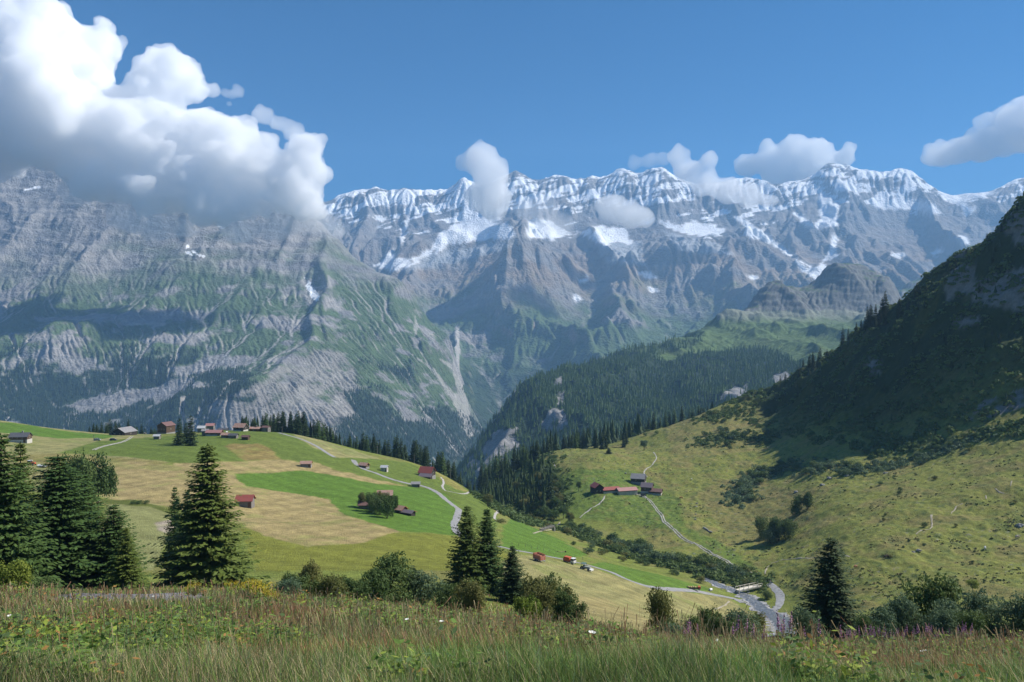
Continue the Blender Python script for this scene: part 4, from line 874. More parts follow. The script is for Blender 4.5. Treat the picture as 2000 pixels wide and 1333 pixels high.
def thicket(lines, n, spread, rr, label, mat, seed, q=40):
    rs_ = np.random.RandomState(seed); Q = []
    for line in lines:
        L = np.array([P(*p)[:2] for p in line]); t = rs_.uniform(0, len(L)-1, n); i = np.minimum(t.astype(int), len(L)-2); f = (t-i)[:, None]; c = L[i]*(1-f)+L[i+1]*f+rs_.randn(n, 2)*spread
        z = near_z(CX+c[:, 0]/c[:, 1]*F, c[:, 1]); R_ = rs_.uniform(*rr, n); d = rs_.randn(n, q, 3); d /= np.linalg.norm(d, axis=2)[..., None]; d[..., 2] = np.abs(d[..., 2])
        p = np.concatenate([c, z[:, None]], 1)[:, None]+d*R_[:, None, None]*np.array([1, 1, .95])*rs_.uniform(.7, 1.1, (n, q, 1)); a = np.cross(d+rs_.randn(n, q, 3)*.6, rs_.randn(n, q, 3)); a /= np.linalg.norm(a, axis=2)[..., None]; b = np.cross(a, d+rs_.randn(n, q, 3)*.5); b /= np.linalg.norm(b, axis=2)[..., None]
        s_ = (R_*.26)[:, None, None]; Q.append(np.stack([p-a*s_, p-b*s_, p+a*s_, p+b*s_], 2).reshape(-1, 4, 3))
    tag(link("thicket", quads_mesh("thicket", np.concatenate(Q)), mat), label, "thicket", kind="stuff")
thicket([[(1095, 1034), (1150, 1054), (1200, 1072), (1260, 1090), (1320, 1106), (1380, 1120), (1430, 1128), (1478, 1146)]], 520, 5.0, (1.2, 3.0), "low alder undergrowth filling the stream thicket", LEAFG, 71)
thicket([[(1500, 920), (1560, 915), (1620, 917), (1680, 920), (1740, 912), (1800, 896), (1860, 874), (1910, 858)], [(1440, 985), (1450, 950), (1480, 930), (1520, 918)]], 260, 6.0, (1.0, 2.4), "undergrowth of the thicket at the foot of the shaded hillside", LEAFB, 72)
thicket([[(985, 905), (1000, 950), (1020, 985), (1060, 1005)], [(940, 960), (980, 1000), (1030, 1020)], [(1050, 900), (1075, 950), (1080, 1000)]], 330, 8.0, (1.6, 3.6), "dark undergrowth of the ravine wood at centre", LEAFG, 73)
thicket([[(1360, 870), (1410, 855), (1460, 855), (1500, 860)], [(1380, 820), (1440, 800)]], 200, 9.0, (1.0, 2.6), "undergrowth on the slope above the farm pasture", LEAFG, 74)
def spruce_mass(n, px0, px1, dd, hr, label, seed, Df):
    rs_ = np.random.RandomState(seed); px = rs_.uniform(px0, px1, n); D = Df(px, rs_, n); z = near_z(px, D)
    cones("spruce_wood", (px-CX)/F*D, D, z-.3, rs_.uniform(*hr, n), .2, seed, SPRD, label, levels=((.02, 1, .3), (.14, .85, .44), (.27, .7, .58), (.4, .55, .72), (.53, .4, .85), (.66, .27, 1.0)), k=7)
spruce_mass(130, 1530, 2100, 0, (3.5, 8), "small dark spruces scattered over the shaded hillside", 81, lambda px, r, n: np.interp(px, cp, cD)-r.uniform(10, 150, n))
spruce_mass(230, 935, 1250, 0, (15, 27), "spruce wood filling the gap behind the front rows by the knoll", 82, lambda px, r, n: r.uniform(800, 960, n))
spruce_mass(230, 470, 900, 0, (12, 23), "spruce wood just behind the front rows on the left crest", 83, lambda px, r, n: r.uniform(615, 700, n))
print("bushes", time.time()-T0)

spruce_mass(90, 1240, 1400, 0, (10, 20), "spruce wood behind the ridge line right of the farm", 84, lambda px, r, n: r.uniform(860, 960, n))

spruce_mass(120, 945, 1078, 0, (9, 19), "dark conifers standing among the broadleaf trees of the ravine wood", 85, lambda px, r, n: np.interp(px, [940, 1000, 1078], [640, 600, 560])+r.uniform(-30, 130, n))

# ================================================================== BUILDINGS, ROADS, VEHICLES, ANIMALS
class MB:
    """collects shapes into one mesh"""
    def __init__(s): s.V = []; s.Fc = []
    def box(s, x0, y0, z0, x1, y1, z1, M=None):
        o = len(s.V); v = [Vector(p) for p in ((x0, y0, z0), (x1, y0, z0), (x1, y1, z0), (x0, y1, z0), (x0, y0, z1), (x1, y0, z1), (x1, y1, z1), (x0, y1, z1))]
        s.V += [M @ p for p in v] if M else v
        s.Fc += [tuple(i+o for i in f) for f in ((3, 2, 1, 0), (4, 5, 6, 7), (0, 1, 5, 4), (1, 2, 6, 5), (2, 3, 7, 6), (3, 0, 4, 7))]; return s
    def poly(s, pts, faces):
        o = len(s.V); s.V += [Vector(p) for p in pts]; s.Fc += [tuple(i+o for i in f) for f in faces]; return s
    def prism(s, pts, dirv):
        n = len(pts); a = [Vector(p) for p in pts]; b = [p+Vector(dirv) for p in a]
        return s.poly(a+b, [tuple(range(n))[::-1], tuple(range(n, 2*n))]+[(i, (i+1) % n, n+(i+1) % n, n+i) for i in range(n)])
    def tube(s, path, radii, k=8):
        v, f = tube_pts(path, radii, k); o = len(s.V); s.V += v; s.Fc += [tuple(i+o for i in q) for q in f]; return s
    def disc(s, c, r, w, axis='x', k=14):
        c = Vector(c); pts = []
        for j in range(k):
            t = 2*math.pi*j/k; pts.append((c.x-w/2, c.y+math.cos(t)*r, c.z+math.sin(t)*r) if axis == 'x' else (c.x+math.cos(t)*r, c.y-w/2, c.z+math.sin(t)*r))
        return s.prism(pts, (w, 0, 0) if axis == 'x' else (0, w, 0))
    def ball(s, c, r, sc=(1, 1, 1), sub=2):
        V, Fc = ico(1, sub) if sub != 1 else ICO1; o = len(s.V); s.V += [Vector((c[0]+v[0]*r*sc[0], c[1]+v[1]*r*sc[1], c[2]+v[2]*r*sc[2])) for v in V]
        s.Fc += [tuple(int(i)+o for i in f) for f in Fc]; return s
    def build(s, name, mat, parent=None, loc=None, smooth=False):
        me = bpy.data.meshes.new(name); me.from_pydata([tuple(v) for v in s.V], [], s.Fc)
        bm = bmesh.new(); bm.from_mesh(me); bmesh.ops.recalc_face_normals(bm, faces=bm.faces); bm.to_mesh(me); bm.free()
        if smooth:
            for p in me.polygons: p.use_smooth = True
        me.update(); return link(name, me, mat, parent, loc)
def ico(r, sub=2):
    bm = bmesh.new(); bmesh.ops.create_icosphere(bm, subdivisions=sub, radius=1.0)
    V = np.array([v.co[:] for v in bm.verts]); Fc = np.array([[v.index for v in f.verts] for f in bm.faces]); bm.free(); return V, Fc
ICO1 = ico(1, 1)
def stripe_mat(name, c1, c2, scale, axis=0, thr=0.5, rough=0.6, metal=0.0):
    m, nt, lk, bs = nodes_of(name); tc = N(nt, "ShaderNodeTexCoord"); mp = N(nt, "ShaderNodeMapping"); lk.new(tc.outputs["Object"], mp.inputs[0])
    if axis == 1: mp.inputs[2].default_value = (0, 0, math.pi/2)
    w = N(nt, "ShaderNodeTexWave"); w.inputs["Scale"].default_value = scale; w.inputs["Distortion"].default_value = 1.2; w.inputs["Detail"].default_value = 3
    lk.new(mp.outputs[0], w.inputs[0]); n = N(nt, "ShaderNodeTexNoise"); n.inputs["Scale"].default_value = .9; n.inputs["Detail"].default_value = 6; lk.new(tc.outputs["Object"], n.inputs["Vector"])
    ad = N(nt, "ShaderNodeMath", operation='MULTIPLY_ADD'); lk.new(n.outputs[0], ad.inputs[0]); ad.inputs[1].default_value = 1.3; lk.new(w.outputs["Fac"], ad.inputs[2])
    cr = N(nt, "ShaderNodeValToRGB"); cr.color_ramp.elements[0].position = thr+.35; cr.color_ramp.elements[1].position = thr+.65
    cr.color_ramp.elements[0].color = (*c1, 1); cr.color_ramp.elements[1].color = (*c2, 1); mx = N(nt, "ShaderNodeMath", operation='MULTIPLY'); mx.inputs[1].default_value = .6
    lk.new(ad.outputs[0], mx.inputs[0]); lk.new(mx.outputs[0], cr.inputs[0]); lk.new(cr.outputs[0], bs.inputs["Base Color"])
    bs.inputs["Roughness"].default_value = rough; bs.inputs["Metallic"].default_value = metal
    bp = N(nt, "ShaderNodeBump"); bp.inputs["Distance"].default_value = .05; bp.inputs["Strength"].default_value = .5; lk.new(w.outputs["Fac"], bp.inputs["Height"]); lk.new(bp.outputs[0], bs.inputs["Normal"])
    return m
WOODB = simple_mat("weathered_brown_boards", (.10, .062, .040), .9, .4, 3, stretch=(1, 1, 8), bump=.4)
WOODG = simple_mat("weathered_grey_boards", (.20, .18, .165), .9, .35, 3, stretch=(1, 1, 8), bump=.4)
WOODD = simple_mat("dark_boards", (.045, .036, .032), .9, .4, 3, stretch=(1, 1, 8), bump=.4)
STONE = simple_mat("limewashed_stone", (.50, .47, .42), .9, .2, 2.5, bump=.4)
STONEG = simple_mat("grey_stone", (.27, .26, .25), .9, .35, 2.5, bump=.6)
R_RED = stripe_mat("red_painted_tin", (.30, .070, .050), (.21, .060, .055), 1.2)
R_RUST = stripe_mat("rust_streaked_tin", (.36, .12, .055), (.42, .36, .31), 1.0, thr=.25)
R_PINK = stripe_mat("faded_pink_tin", (.40, .20, .18), (.30, .14, .13), 1.1)
R_BROWN = stripe_mat("brown_tin", (.17, .085, .07), (.13, .075, .07), 1.4)
R_VIOL = stripe_mat("violet_grey_tin", (.15, .12, .135), (.19, .145, .15), 1.4)
R_GREY = stripe_mat("grey_shingles", (.23, .22, .22), (.31, .30, .30), 2.2)
R_DARK = stripe_mat("dark_slate", (.085, .085, .095), (.12, .12, .13), 2.2)
R_PALE = stripe_mat("pale_tin", (.50, .50, .50), (.40, .41, .42), 1.4)
GLASS = simple_mat("window_glass", (.03, .035, .045), .15, .1, 1, spec=.6)
FRAME = simple_mat("pale_window_frame", (.45, .38, .30), .7, .1, 3)
DOORM = simple_mat("door_planks", (.13, .075, .05), .8, .3, 4, stretch=(1, 1, 6))
def gable_part(root, w, d, h, pitch, wallm, roofm, x0=0.0, y0=0.0, z0=0.0, base=None, bh=0.0, oh=.6, ridge='x', sink=2.2, split=None, asym=0.0, roofm2=None):
    """walls with gables plus two roof slabs; ridge along local x"""
    def X(p): p = Vector(p); p = Vector((p.y, -p.x, p.z)) if ridge == 'y' else p; return Vector((p.x+x0, p.y+y0, p.z+z0))
    rh = d/2*math.tan(pitch); ry = asym*d
    rh_f = (d/2+ry)*math.tan(pitch)
    b0 = bh if base is not None else -sink
    wl_ = MB(); pts = [(-w/2, -d/2, b0), (-w/2, d/2, b0), (-w/2, d/2, h+rh_f-(d/2-ry)*math.tan(pitch)), (-w/2, ry, h+rh_f), (-w/2, -d/2, h)]
    wl_.prism([X(p) for p in pts], X((w, 0, 0))-X((0, 0, 0))); wl_.build("wall", wallm, root)
    if base is not None:
        e = .06; fb = MB(); a = X((-w/2-e, -d/2-e, -sink)); b = X((w/2+e, d/2+e, bh)); fb.box(min(a.x, b.x), min(a.y, b.y), a.z, max(a.x, b.x), max(a.y, b.y), b.z); fb.build("foundation", base, root)
    t = .16; tn = math.tan(pitch); roof = MB(); roof2 = MB()
    for k, (ye, sgn) in enumerate(((-d/2-oh, -1), (d/2+oh, 1))):
        ze = h+rh_f+(ry-ye if sgn > 0 else ye-ry)*tn
        rr = roof if k == 0 or roofm2 is None else roof2
        p = [(-w/2-oh, ry, h+rh_f+.02), (-w/2-oh, ye, ze+.02), (-w/2-oh, ye, ze+.02+t), (-w/2-oh, ry, h+rh_f+.02+t)]
        rr.prism([X(q) for q in p], X((w+2*oh, 0, 0))-X((0, 0, 0)))
    ro = roof.build("roof", roofm, root)
    if roofm2 is not None: roof2.build("roof", roofm2, root)
    return ro
def window(root, x, y, z, w=.9, h=1.0, side='f', shutters=False):
    M = MB(); e = .07; G_ = MB()
    if side == 'f':
        M.box(x-w/2, y-e, z, x+w/2, y, z+h); G_.box(x-w/2+.12, y-e-.02, z+.12, x+w/2-.12, y-e+.02, z+h-.12)
    else:
        s = 1 if side == 'r' else -1
        M.box(min(x, x+s*e), y-w/2, z, max(x, x+s*e), y+w/2, z+h); G_.box(min(x+s*e-.02, x+s*e+.02), y-w/2+.12, z+.12, max(x+s*e-.02, x+s*e+.02), y+w/2-.12, z+h-.12)
    f = M.build("window", FRAME, root); G_.build("pane", GLASS, f)
def door(root, x, y, w=1.2, h=2.0, side='f', z=0):
    M = MB(); e = .08
    if side == 'f': M.box(x-w/2, y-e, z, x+w/2, y, z+h)
    else:
        s = 1 if side == 'r' else -1; M.box(min(x, x+s*e), y-w/2, z, max(x, x+s*e), y+w/2, z+h)
    M.build("door", DOORM, root)
def house(kind, g, wpx, ratio, hpx, rot, wallm, roofm, label, cat="hut", base=None, ridge='x', pitch=27, group=None, wins=2, dr=True, asym=0.0, roofm2=None, chim=False, bhf=.35, oh=.5):
    """wpx: long side in photo pixels; hpx: eaves height in photo pixels"""
    k = g.y/F; w = wpx*k*1.1; d = w*ratio; h = max(hpx*k*1.3, 1.9)
    root = bpy.data.objects.new(kind, None); COL.objects.link(root); root.location = g; root.rotation_euler = (0, 0, math.radians(rot))
    tag(root, label, cat, group)
    ro = gable_part(root, w, d, h, math.radians(pitch+6), wallm, roofm, base=base, bh=h*bhf, ridge=ridge, asym=asym, roofm2=roofm2, oh=oh)
    fx, fy = (w, d) if ridge == 'x' else (d, w)
    zb = h*bhf if base is not None else .3
    for i in range(wins): window(root, -fx/2+fx*(i+.6)/(wins+.6), -fy/2-(.0), zb+.25*h, min(.95, fx*.12), min(1.0, h*.33))
    if wins: window(root, fx/2, 0, zb+.25*h, min(.95, fy*.15), min(1.0, h*.33), 'r')
    if dr: door(root, fx*.36, -fy/2-(.06 if base is not None else 0), min(1.3, fx*.18), min(2.0, h*.75))
    if chim:
        rz = h+(fy/2)*math.tan(math.radians(pitch+6)); c = MB(); c.box(fx*.12-.35, -.35, rz-.5, fx*.12+.35, .35, rz+1.0); c.box(fx*.12-.45, -.45, rz+1.0, fx*.12+.45, .45, rz+1.12); c.build("chimney", STONEG, ro)
    return root
HS = "huts on the left alp"
house("chalet", P(40, 864), 30, .62, 9, 8, WOODB, R_DARK, "chalet with dark grey roof and whitewashed base at the far left of the alp", "chalet", base=STONE, wins=3, chim=True, bhf=.5)
hh = house("farmhouse", G(243, 545), 30, .9, 5.5, -14, WOODD, R_GREY, "low dark farmhouse with broad grey gable roof on the left crest", "farmhouse", ridge='y', pitch=22, wins=2)
gable_part(hh, 5, 5, 1.6, math.radians(22), WOODG, R_GREY, x0=-5.5, y0=-3, ridge='y')
house("chalet", G(325, 590), 22, .9, 16, -18, WOODB, R_BROWN, "tall brown chalet with reddish roof half hidden behind the dark spruce pair", "chalet", base=STONEG, ridge='y', pitch=24, wins=3)
house("shed", P(307, 858), 10, .7, 5, 0, WOODG, R_PALE, "small pale grey shed alone left of the dark spruce pair", "shed", wins=0)
house("hut", G(394, 545), 12, .8, 7, 5, WOODG, R_PALE, "grey hut with pale roof right beside the dark spruce pair", "hut", wins=1)
house("hut", G(401, 520), 10, .8, 7, 10, WOODG, R_GREY, "small wooden hut in front of the pale roofed hut by the spruce pair", "hut", wins=0)
house("hut", G(411, 575), 13, .8, 9, 5, WOODG, R_PINK, "pink roofed hut rising behind the long red roofed barn in the village", "hut", wins=1)
house("barn", P(419, 851), 27, .42, 5, -5, WOODB, R_PINK, "long low barn with faded red roof in the middle of the village", "barn", base=STONE, wins=2)
house("hut", P(441, 855), 13, .7, 4.5, -6, WOODB, R_RUST, "small rusty roofed hut in the front row of the village", "hut", wins=1, base=STONEG)
house("hut", P(456, 856), 14, .6, 4.5, -6, WOODG, R_DARK, "small hut with slate grey roof next to the rusty roofed one in the front row", "hut", wins=1)
house("hut", P(480, 859), 12, .6, 4.5, -8, WOODB, R_BROWN, "lone brown roofed hut at the right front of the village", "hut", wins=0)
house("barn", G(470, 555), 20, .75, 6.5, -12, WOODD, R_RUST, "large barn with red and pale striped roof behind the village front row", "barn", base=STONE, wins=2, pitch=32)
house("hut", G(436, 590), 16, .4, 4, 0, WOODD, R_DARK, "low dark roofed hut barely showing over the crest behind the village", "hut", wins=0)
house("hut", G(499, 560), 17, .6, 4.5, -4, WOODB, R_RUST, "low hut with pale rusty roof just left of the spruce stand", "hut", wins=1, chim=True, pitch=20)
house("hut", G(520, 560), 12, .8, 7, -14, WOODG, R_BROWN, "upright grey hut with brown roof at the start of the road by the spruce stand", "hut", wins=1, pitch=20)
house("shed", P(598, 912), 18, .6, 5.5, 4, WOODG, R_RUST, "shed with rust red striped roof standing alone in the mown strip", "shed", wins=0, base=STONEG)
house("shed", P(479, 989), 27, .8, 10, 4, WOODG, R_RED, "shed with red tin roof half hidden by the tall lone spruce", "shed", wins=0, pitch=30)
house("hut", P(711, 914), 15, .7, 4.5, -24, WOODB, R_RUST, "small rusty roofed hut at the upper bend of the road", "hut", base=STONEG, wins=1)
house("hut", P(751, 921), 11, .8, 6.5, -8, STONE, R_PALE, "small whitish hut with pale roof above the road", "hut", wins=1)
hb = house("barn", P(834, 932), 24, .8, 8, -20, WOODD, R_RED, "large barn with bright red upper roof and dark lower roof at the forest edge", "barn", base=STONEG, wins=1, pitch=36)
kk = hb.location.y/F
gable_part(hb, 24*kk, 9*kk, 4.5*kk, math.radians(30), WOODD, R_VIOL, x0=1.5, y0=-15*kk, asym=.35)
house("shed", P(812, 951), 14, .6, 5, 4, WOODG, R_GREY, "grey roofed shed right beside the winding road", "shed", wins=0)
house("barn", P(752, 977), 25, .65, 9, 6, WOODD, R_RUST, "barn with pale roof streaked in rust standing on the bright green field", "barn", base=STONE, wins=2, pitch=32)
hb = house("barn", P(782, 1002), 18, .9, 6, -32, WOODD, R_RUST, "long barn with bent grey and rust roof below the tree clump on the green field", "barn", wins=0, pitch=26)
kk = hb.location.y/F; gable_part(hb, 26*kk, 13*kk, 5*kk, math.radians(26), WOODD, R_VIOL, x0=21*kk, y0=-2*kk, roofm2=R_RUST)
house("hut", P(716, 994), 26, .6, 7, 2, WOODG, R_BROWN, "brown roofed hut mostly hidden inside the tree clump on the green field", "hut", wins=0)
# farm on the right alp
fm = house("farmhouse", P(1166, 962), 21, .8, 9, 18, WOODD, R_RED, "long farmhouse with red gable end and low red tin wing on the right alp", "farmhouse", base=None, ridge='y', pitch=30, wins=2)
kk = fm.location.y/F*1.15
gable_part(fm, 30*kk, 14*kk, 6.5*kk, math.radians(26), WOODD, R_RED, x0=22*kk, y0=-5.5*kk, z0=-.3, base=STONE, bh=1.6)
gable_part(fm, 34*kk, 15*kk, 6.5*kk, math.radians(26), WOODG, R_PINK, x0=48*kk, y0=-14*kk, z0=-.8, base=STONE, bh=2)
house("barn", P(1247, 944), 24, .75, 8, -20, WOODD, R_GREY, "grey roofed barn behind the farmhouse on the right alp", "barn", base=STONEG, wins=1, pitch=32)
hb = house("barn", P(1264, 963), 19, .9, 10, -22, WOODB, R_VIOL, "brown barn with violet grey and brown roofs at the top of the track", "barn", base=STONE, wins=1, pitch=30)
kk = hb.location.y/F; gable_part(hb, 24*kk, 16*kk, 7*kk, math.radians(28), WOODB, R_BROWN, x0=17*kk, y0=-3*kk, z0=-.4, base=STONE, bh=1.2)
print("houses", time.time()-T0)

# ---- roads, paths, stream (draped strips)
def drape(name, pts, width, mat, lift=.14, offs=0.0, world=False, edge=0.25, nx=5, kind="structure", wfun=None):
    W = [Vector(p) if world else P(*p) for p in pts]
    L = [W[0]]
    for i in range(len(W)-1):          # Catmull-Rom in plan
        p0 = W[max(i-1, 0)]; p1 = W[i]; p2 = W[i+1]; p3 = W[min(i+2, len(W)-1)]; n = max(2, int((p2-p1).length/2.0))
        for k in range(1, n+1):
            t = k/n; L.append(.5*((2*p1)+(p2-p0)*t+(2*p0-5*p1+4*p2-p3)*t*t+(3*p1-p0-3*p2+p3)*t**3))
    n = len(L); V = np.zeros((n, nx, 3)); rs_ = np.random.RandomState(len(pts))
    for i in range(n):
        d = (L[min(i+1, n-1)]-L[max(i-1, 0)]); d.z = 0; d.normalize(); s = Vector((-d.y, d.x, 0))
        w = width if wfun is None else wfun(i/(n-1))
        for j in range(nx):
            u = (j/(nx-1)-.5)*w+offs; u += rs_.uniform(-1, 1)*edge*(j in (0, nx-1)); V[i, j] = (L[i].x+s.x*u, L[i].y+s.y*u, 0)
    if nx == 3: lift = .32
    z = near_z(CX+V[..., 0]/V[..., 1]*F, V[..., 1]); ze = z.copy()
    V[..., 2] = ze+lift; V[:, 0, 2] -= lift*.6; V[:, -1, 2] -= lift*.6
    return tag(link(name, new_mesh(name, V.reshape(-1, 3), grid_faces(n, nx)), mat), kind=kind)
GRAV = simple_mat("pale_gravel", (.36, .34, .31), .95, .18, .8, bump=.3)
GRAVG = simple_mat("grey_gravel", (.30, .295, .29), .95, .25, .8, bump=.5)
EARTH = simple_mat("trodden_earth", (.33, .29, .21), .95, .2, .8)
TAR = simple_mat("worn_asphalt", (.26, .255, .25), .9, .12, .5)
drape("road", [(545, 846), (560, 850), (578, 855), (600, 863), (620, 873), (640, 886), (655, 894)], 3.0, TAR)
drape("road", [(690, 899), (697, 908), (712, 917), (735, 925), (770, 938), (803, 946), (826, 950), (848, 959), (868, 974), (886, 988), (896, 996), (893, 1010), (887, 1025), (894, 1042), (912, 1053), (945, 1062), (985, 1070), (1010, 1076), (1060, 1085), (1110, 1095), (1150, 1105), (1190, 1117), (1222, 1131), (1258, 1144), (1290, 1150), (1340, 1153), (1390, 1161), (1430, 1169), (1452, 1178)], 3.3, TAR)
drape("footpath", [(862, 933), (866, 943), (864, 951), (874, 960), (905, 965), (938, 972), (960, 983), (971, 995), (967, 1006), (966, 1014), (976, 1019)], 1.3, GRAV)
for o_ in (-.75, .75): drape("track", [(1222, 963), (1250, 967), (1266, 976), (1276, 987), (1290, 1005), (1301, 1022), (1322, 1041), (1352, 1061), (1386, 1080), (1420, 1097), (1450, 1115), (1482, 1131)], .75, GRAV, offs=o_, nx=3, edge=.1)
drape("track", [(1480, 1130), (1503, 1141), (1518, 1154), (1524, 1168), (1522, 1182), (1512, 1192)], 3.4, GRAVG)
drape("footpath", [(1181, 969), (1176, 979), (1162, 990), (1147, 1000), (1132, 1012)], .9, GRAV)
drape("footpath", [(1276, 884), (1282, 894), (1277, 904), (1266, 914), (1258, 923), (1264, 932)], .9, GRAV)
drape("footpath", [(1077, 900), (1084, 914), (1079, 924), (1085, 930)], .8, GRAV)
drape("footpath", [(1040, 1042), (1062, 1036), (1084, 1030), (1094, 1020)], 1.0, EARTH)
for o_ in (-.7, .7): drape("track", [(258, 853), (248, 860), (232, 866), (205, 872), (182, 880)], .6, GRAV, offs=o_, nx=3, edge=.1)
drape("footpath", [(1494, 1122), (1500, 1107), (1518, 1098), (1548, 1092), (1600, 1090), (1660, 1088)], .7, EARTH)
drape("footpath", [(1395, 1190), (1415, 1183), (1424, 1175)], .8, EARTH)
for pts in ([(1789, 1044), (1800, 1036), (1816, 1034), (1820, 1026), (1819, 1006)], [(1858, 1003), (1868, 990), (1880, 984)], [(1926, 975), (1925, 968)], [(1944, 955), (1952, 962), (1962, 964)], [(1976, 940), (1974, 950)]):
    drape("footpath", pts, .7, EARTH)
# stream with gravel banks
def water_mat():
    m, nt, lk, bs = nodes_of("stream_water"); geo = N(nt, "ShaderNodeNewGeometry"); n = N(nt, "ShaderNodeTexNoise"); n.inputs["Scale"].default_value = .8; n.inputs["Detail"].default_value = 8; n.inputs["Roughness"].default_value = .8
    lk.new(geo.outputs["Position"], n.inputs["Vector"]); cr = N(nt, "ShaderNodeValToRGB"); e = cr.color_ramp.elements
    e[0].position = .44; e[0].color = (.09, .10, .115, 1); e[1].position = .74; e[1].color = (.55, .58, .62, 1); q = e.new(.56); q.color = (.19, .205, .22, 1)
    lk.new(n.outputs[0], cr.inputs[0]); lk.new(cr.outputs[0], bs.inputs["Base Color"]); bs.inputs["Roughness"].default_value = .3
    bp = N(nt, "ShaderNodeBump"); bp.inputs["Distance"].default_value = .3; lk.new(n.outputs[0], bp.inputs["Height"]); lk.new(bp.outputs[0], bs.inputs["Normal"]); return m
STR = [(1570, 1246), (1548, 1233), (1530, 1218), (1510, 1204), (1490, 1190), (1472, 1176), (1455, 1164), (1436, 1155), (1415, 1148), (1398, 1141), (1380, 1130)]
drape("stream_bank", STR, 13, GRAVG, lift=.10, edge=2.0, nx=9, wfun=lambda t: 17-11*t)
drape("stream", STR, 9, water_mat(), lift=.24, edge=.8, nx=9, wfun=lambda t: 11.5-7.5*t)
def boulders():
    rs_ = np.random.RandomState(4); m = MB()
    for i in range(300):
        t = rs_.uniform(0, len(STR)-1.01); k = int(t); f = t-k; a = STR[k]; b = STR[k+1]
        px = a[0]*(1-f)+b[0]*f+rs_.randn()*17*(1-t/14); v = a[1]*(1-f)+b[1]*f+rs_.randn()*5*(1-t/14); g = P(px, v)
        m.ball((g.x, g.y, g.z+.1), rs_.uniform(.15, .5), (1, rs_.uniform(.7, 1.2), .7), 1)
    tag(m.build("stream_stones", simple_mat("stream_stone", (.27, .265, .26), .9, .3, 2, bump=.4)), "grey stones strewn in and along the stream bed", "stones", kind="stuff")
boulders()
def rock(px, v, rpx, label, group=None, seed=0):
    g = P(px, v); r = rpx*g.y/F; V, Fc = ico(1, 3); rs_ = np.random.RandomState(seed)
    n = 1+.35*perlin(V[:, 0]*1.7+seed, V[:, 1]*1.7+V[:, 2]*1.3, seed)+.12*perlin(V[:, 0]*5+seed, V[:, 1]*5+V[:, 2]*4, seed)
    o = link("rock", new_mesh("rock", V*n[:, None]*np.array([1.2, .9, .7])*r, Fc, smooth=False), STONEG, loc=g); return tag(o, label, "rock", group)
rock(1300, 1207, 9, "pale flat rock in the mown slope below the tall willow bush", seed=3)
rock(1795, 1076, 4, "light rock beside the brown scrub on the sunny pasture", seed=4); rock(1784, 1079, 3.5, "darker low rock left of the light rock on the sunny pasture", seed=5)
rock(1992, 1028, 7, "pale slab of rock at the right edge of the pasture", seed=6)
rock(1608, 1094, 2.5, "small white rock by the lone dark spruce tip", seed=7)
for i, (px, v) in enumerate(((1606, 948), (1555, 962), (1620, 935), (1655, 930), (1730, 925))): rock(px, v, 4, "grey rock among the bushes below the shaded hillside", "rocks below the shaded hillside", 10+i)
for i, (px, v) in enumerate(((1238, 930), (1222, 925), (1360, 990), (1361, 984), (1359, 1005), (1358, 1015))): rock(px, v, 2.0, "small grey stone on the farm pasture", "stones on the farm pasture", 20+i)
# dry stone wall, bridges, poles
def wall_run(pts, label, h=.9, w=.8):
    W = [P(*p) for p in pts]; m = MB(); rs_ = np.random.RandomState(1)
    for a, b in zip(W[:-1], W[1:]):
        n = max(3, int((b-a).length/.8))
        for k in range(n):
            p = a.lerp(b, k/n); q = Gxy(p.x, p.y)
            for s in range(2): m.ball((q.x+rs_.uniform(-.2, .2), q.y+rs_.uniform(-.2, .2), q.z+.25+s*.4), rs_.uniform(.35, .6), (1, 1, .7), 1)
    return tag(m.build("stone_wall", STONEG), label, "wall")
wall_run([(1374, 1032), (1382, 1037), (1391, 1042)], "short dry stone wall piece right of the track on the farm pasture", 1.2, 1.2)
def footbridge(a, b, width, label, rail=1.1, roof=False, mat=None, rise=1.3):
    A = P(*a); B = Vector(((b[0]-CX)/F*A.y*1.02, A.y*1.02, A.z+.3)); d = (B-A); L = d.length; r = bpy.data.objects.new("footbridge", None); COL.objects.link(r); A.z += rise; B.z += rise; d = B-A
    zm = max(A.z, B.z); r.location = (A.x, A.y, zm); r.rotation_euler = (0, 0, math.atan2(d.y, d.x)); tag(r, label, "bridge")
    w = mat or simple_mat("bleached_timber", (.66, .60, .50), .8, .15, 3)
    MB().box(0, -width/2, -.25, L, width/2, 0).build("deck", w, r); MB().box(0, -width/2+.1, -.7, L, -width/2+.4, -.26).box(0, width/2-.4, -.7, L, width/2-.1, -.26).build("beam", w, r)
    for x in (0, L): MB().box(x-.35, -width/2-.1, -3, x+.35, width/2+.1, -.72).build("abutment", STONEG, r)
    if rail:
        for s in (-1, 1):
            m = MB(); m.box(0, s*width/2-.08, rail-.16, L, s*width/2+.08, rail); n = 5
            for i in range(n+1): m.box(L*i/n-.09 if i else 0, s*width/2-.09, .005, L*i/n+.09 if i else .18, s*width/2+.09, rail-.17)
            m.build("railing", w, r)
footbridge((1440, 1160), (1485, 1157), 2.2, "pale timber footbridge with railings over the stream at lower right", rail=1.2, rise=1.4)
footbridge((1056, 1037), (1081, 1030), 1.8, "small grey plank bridge over the ravine at centre", rail=.5, mat=WOODG, rise=.5)
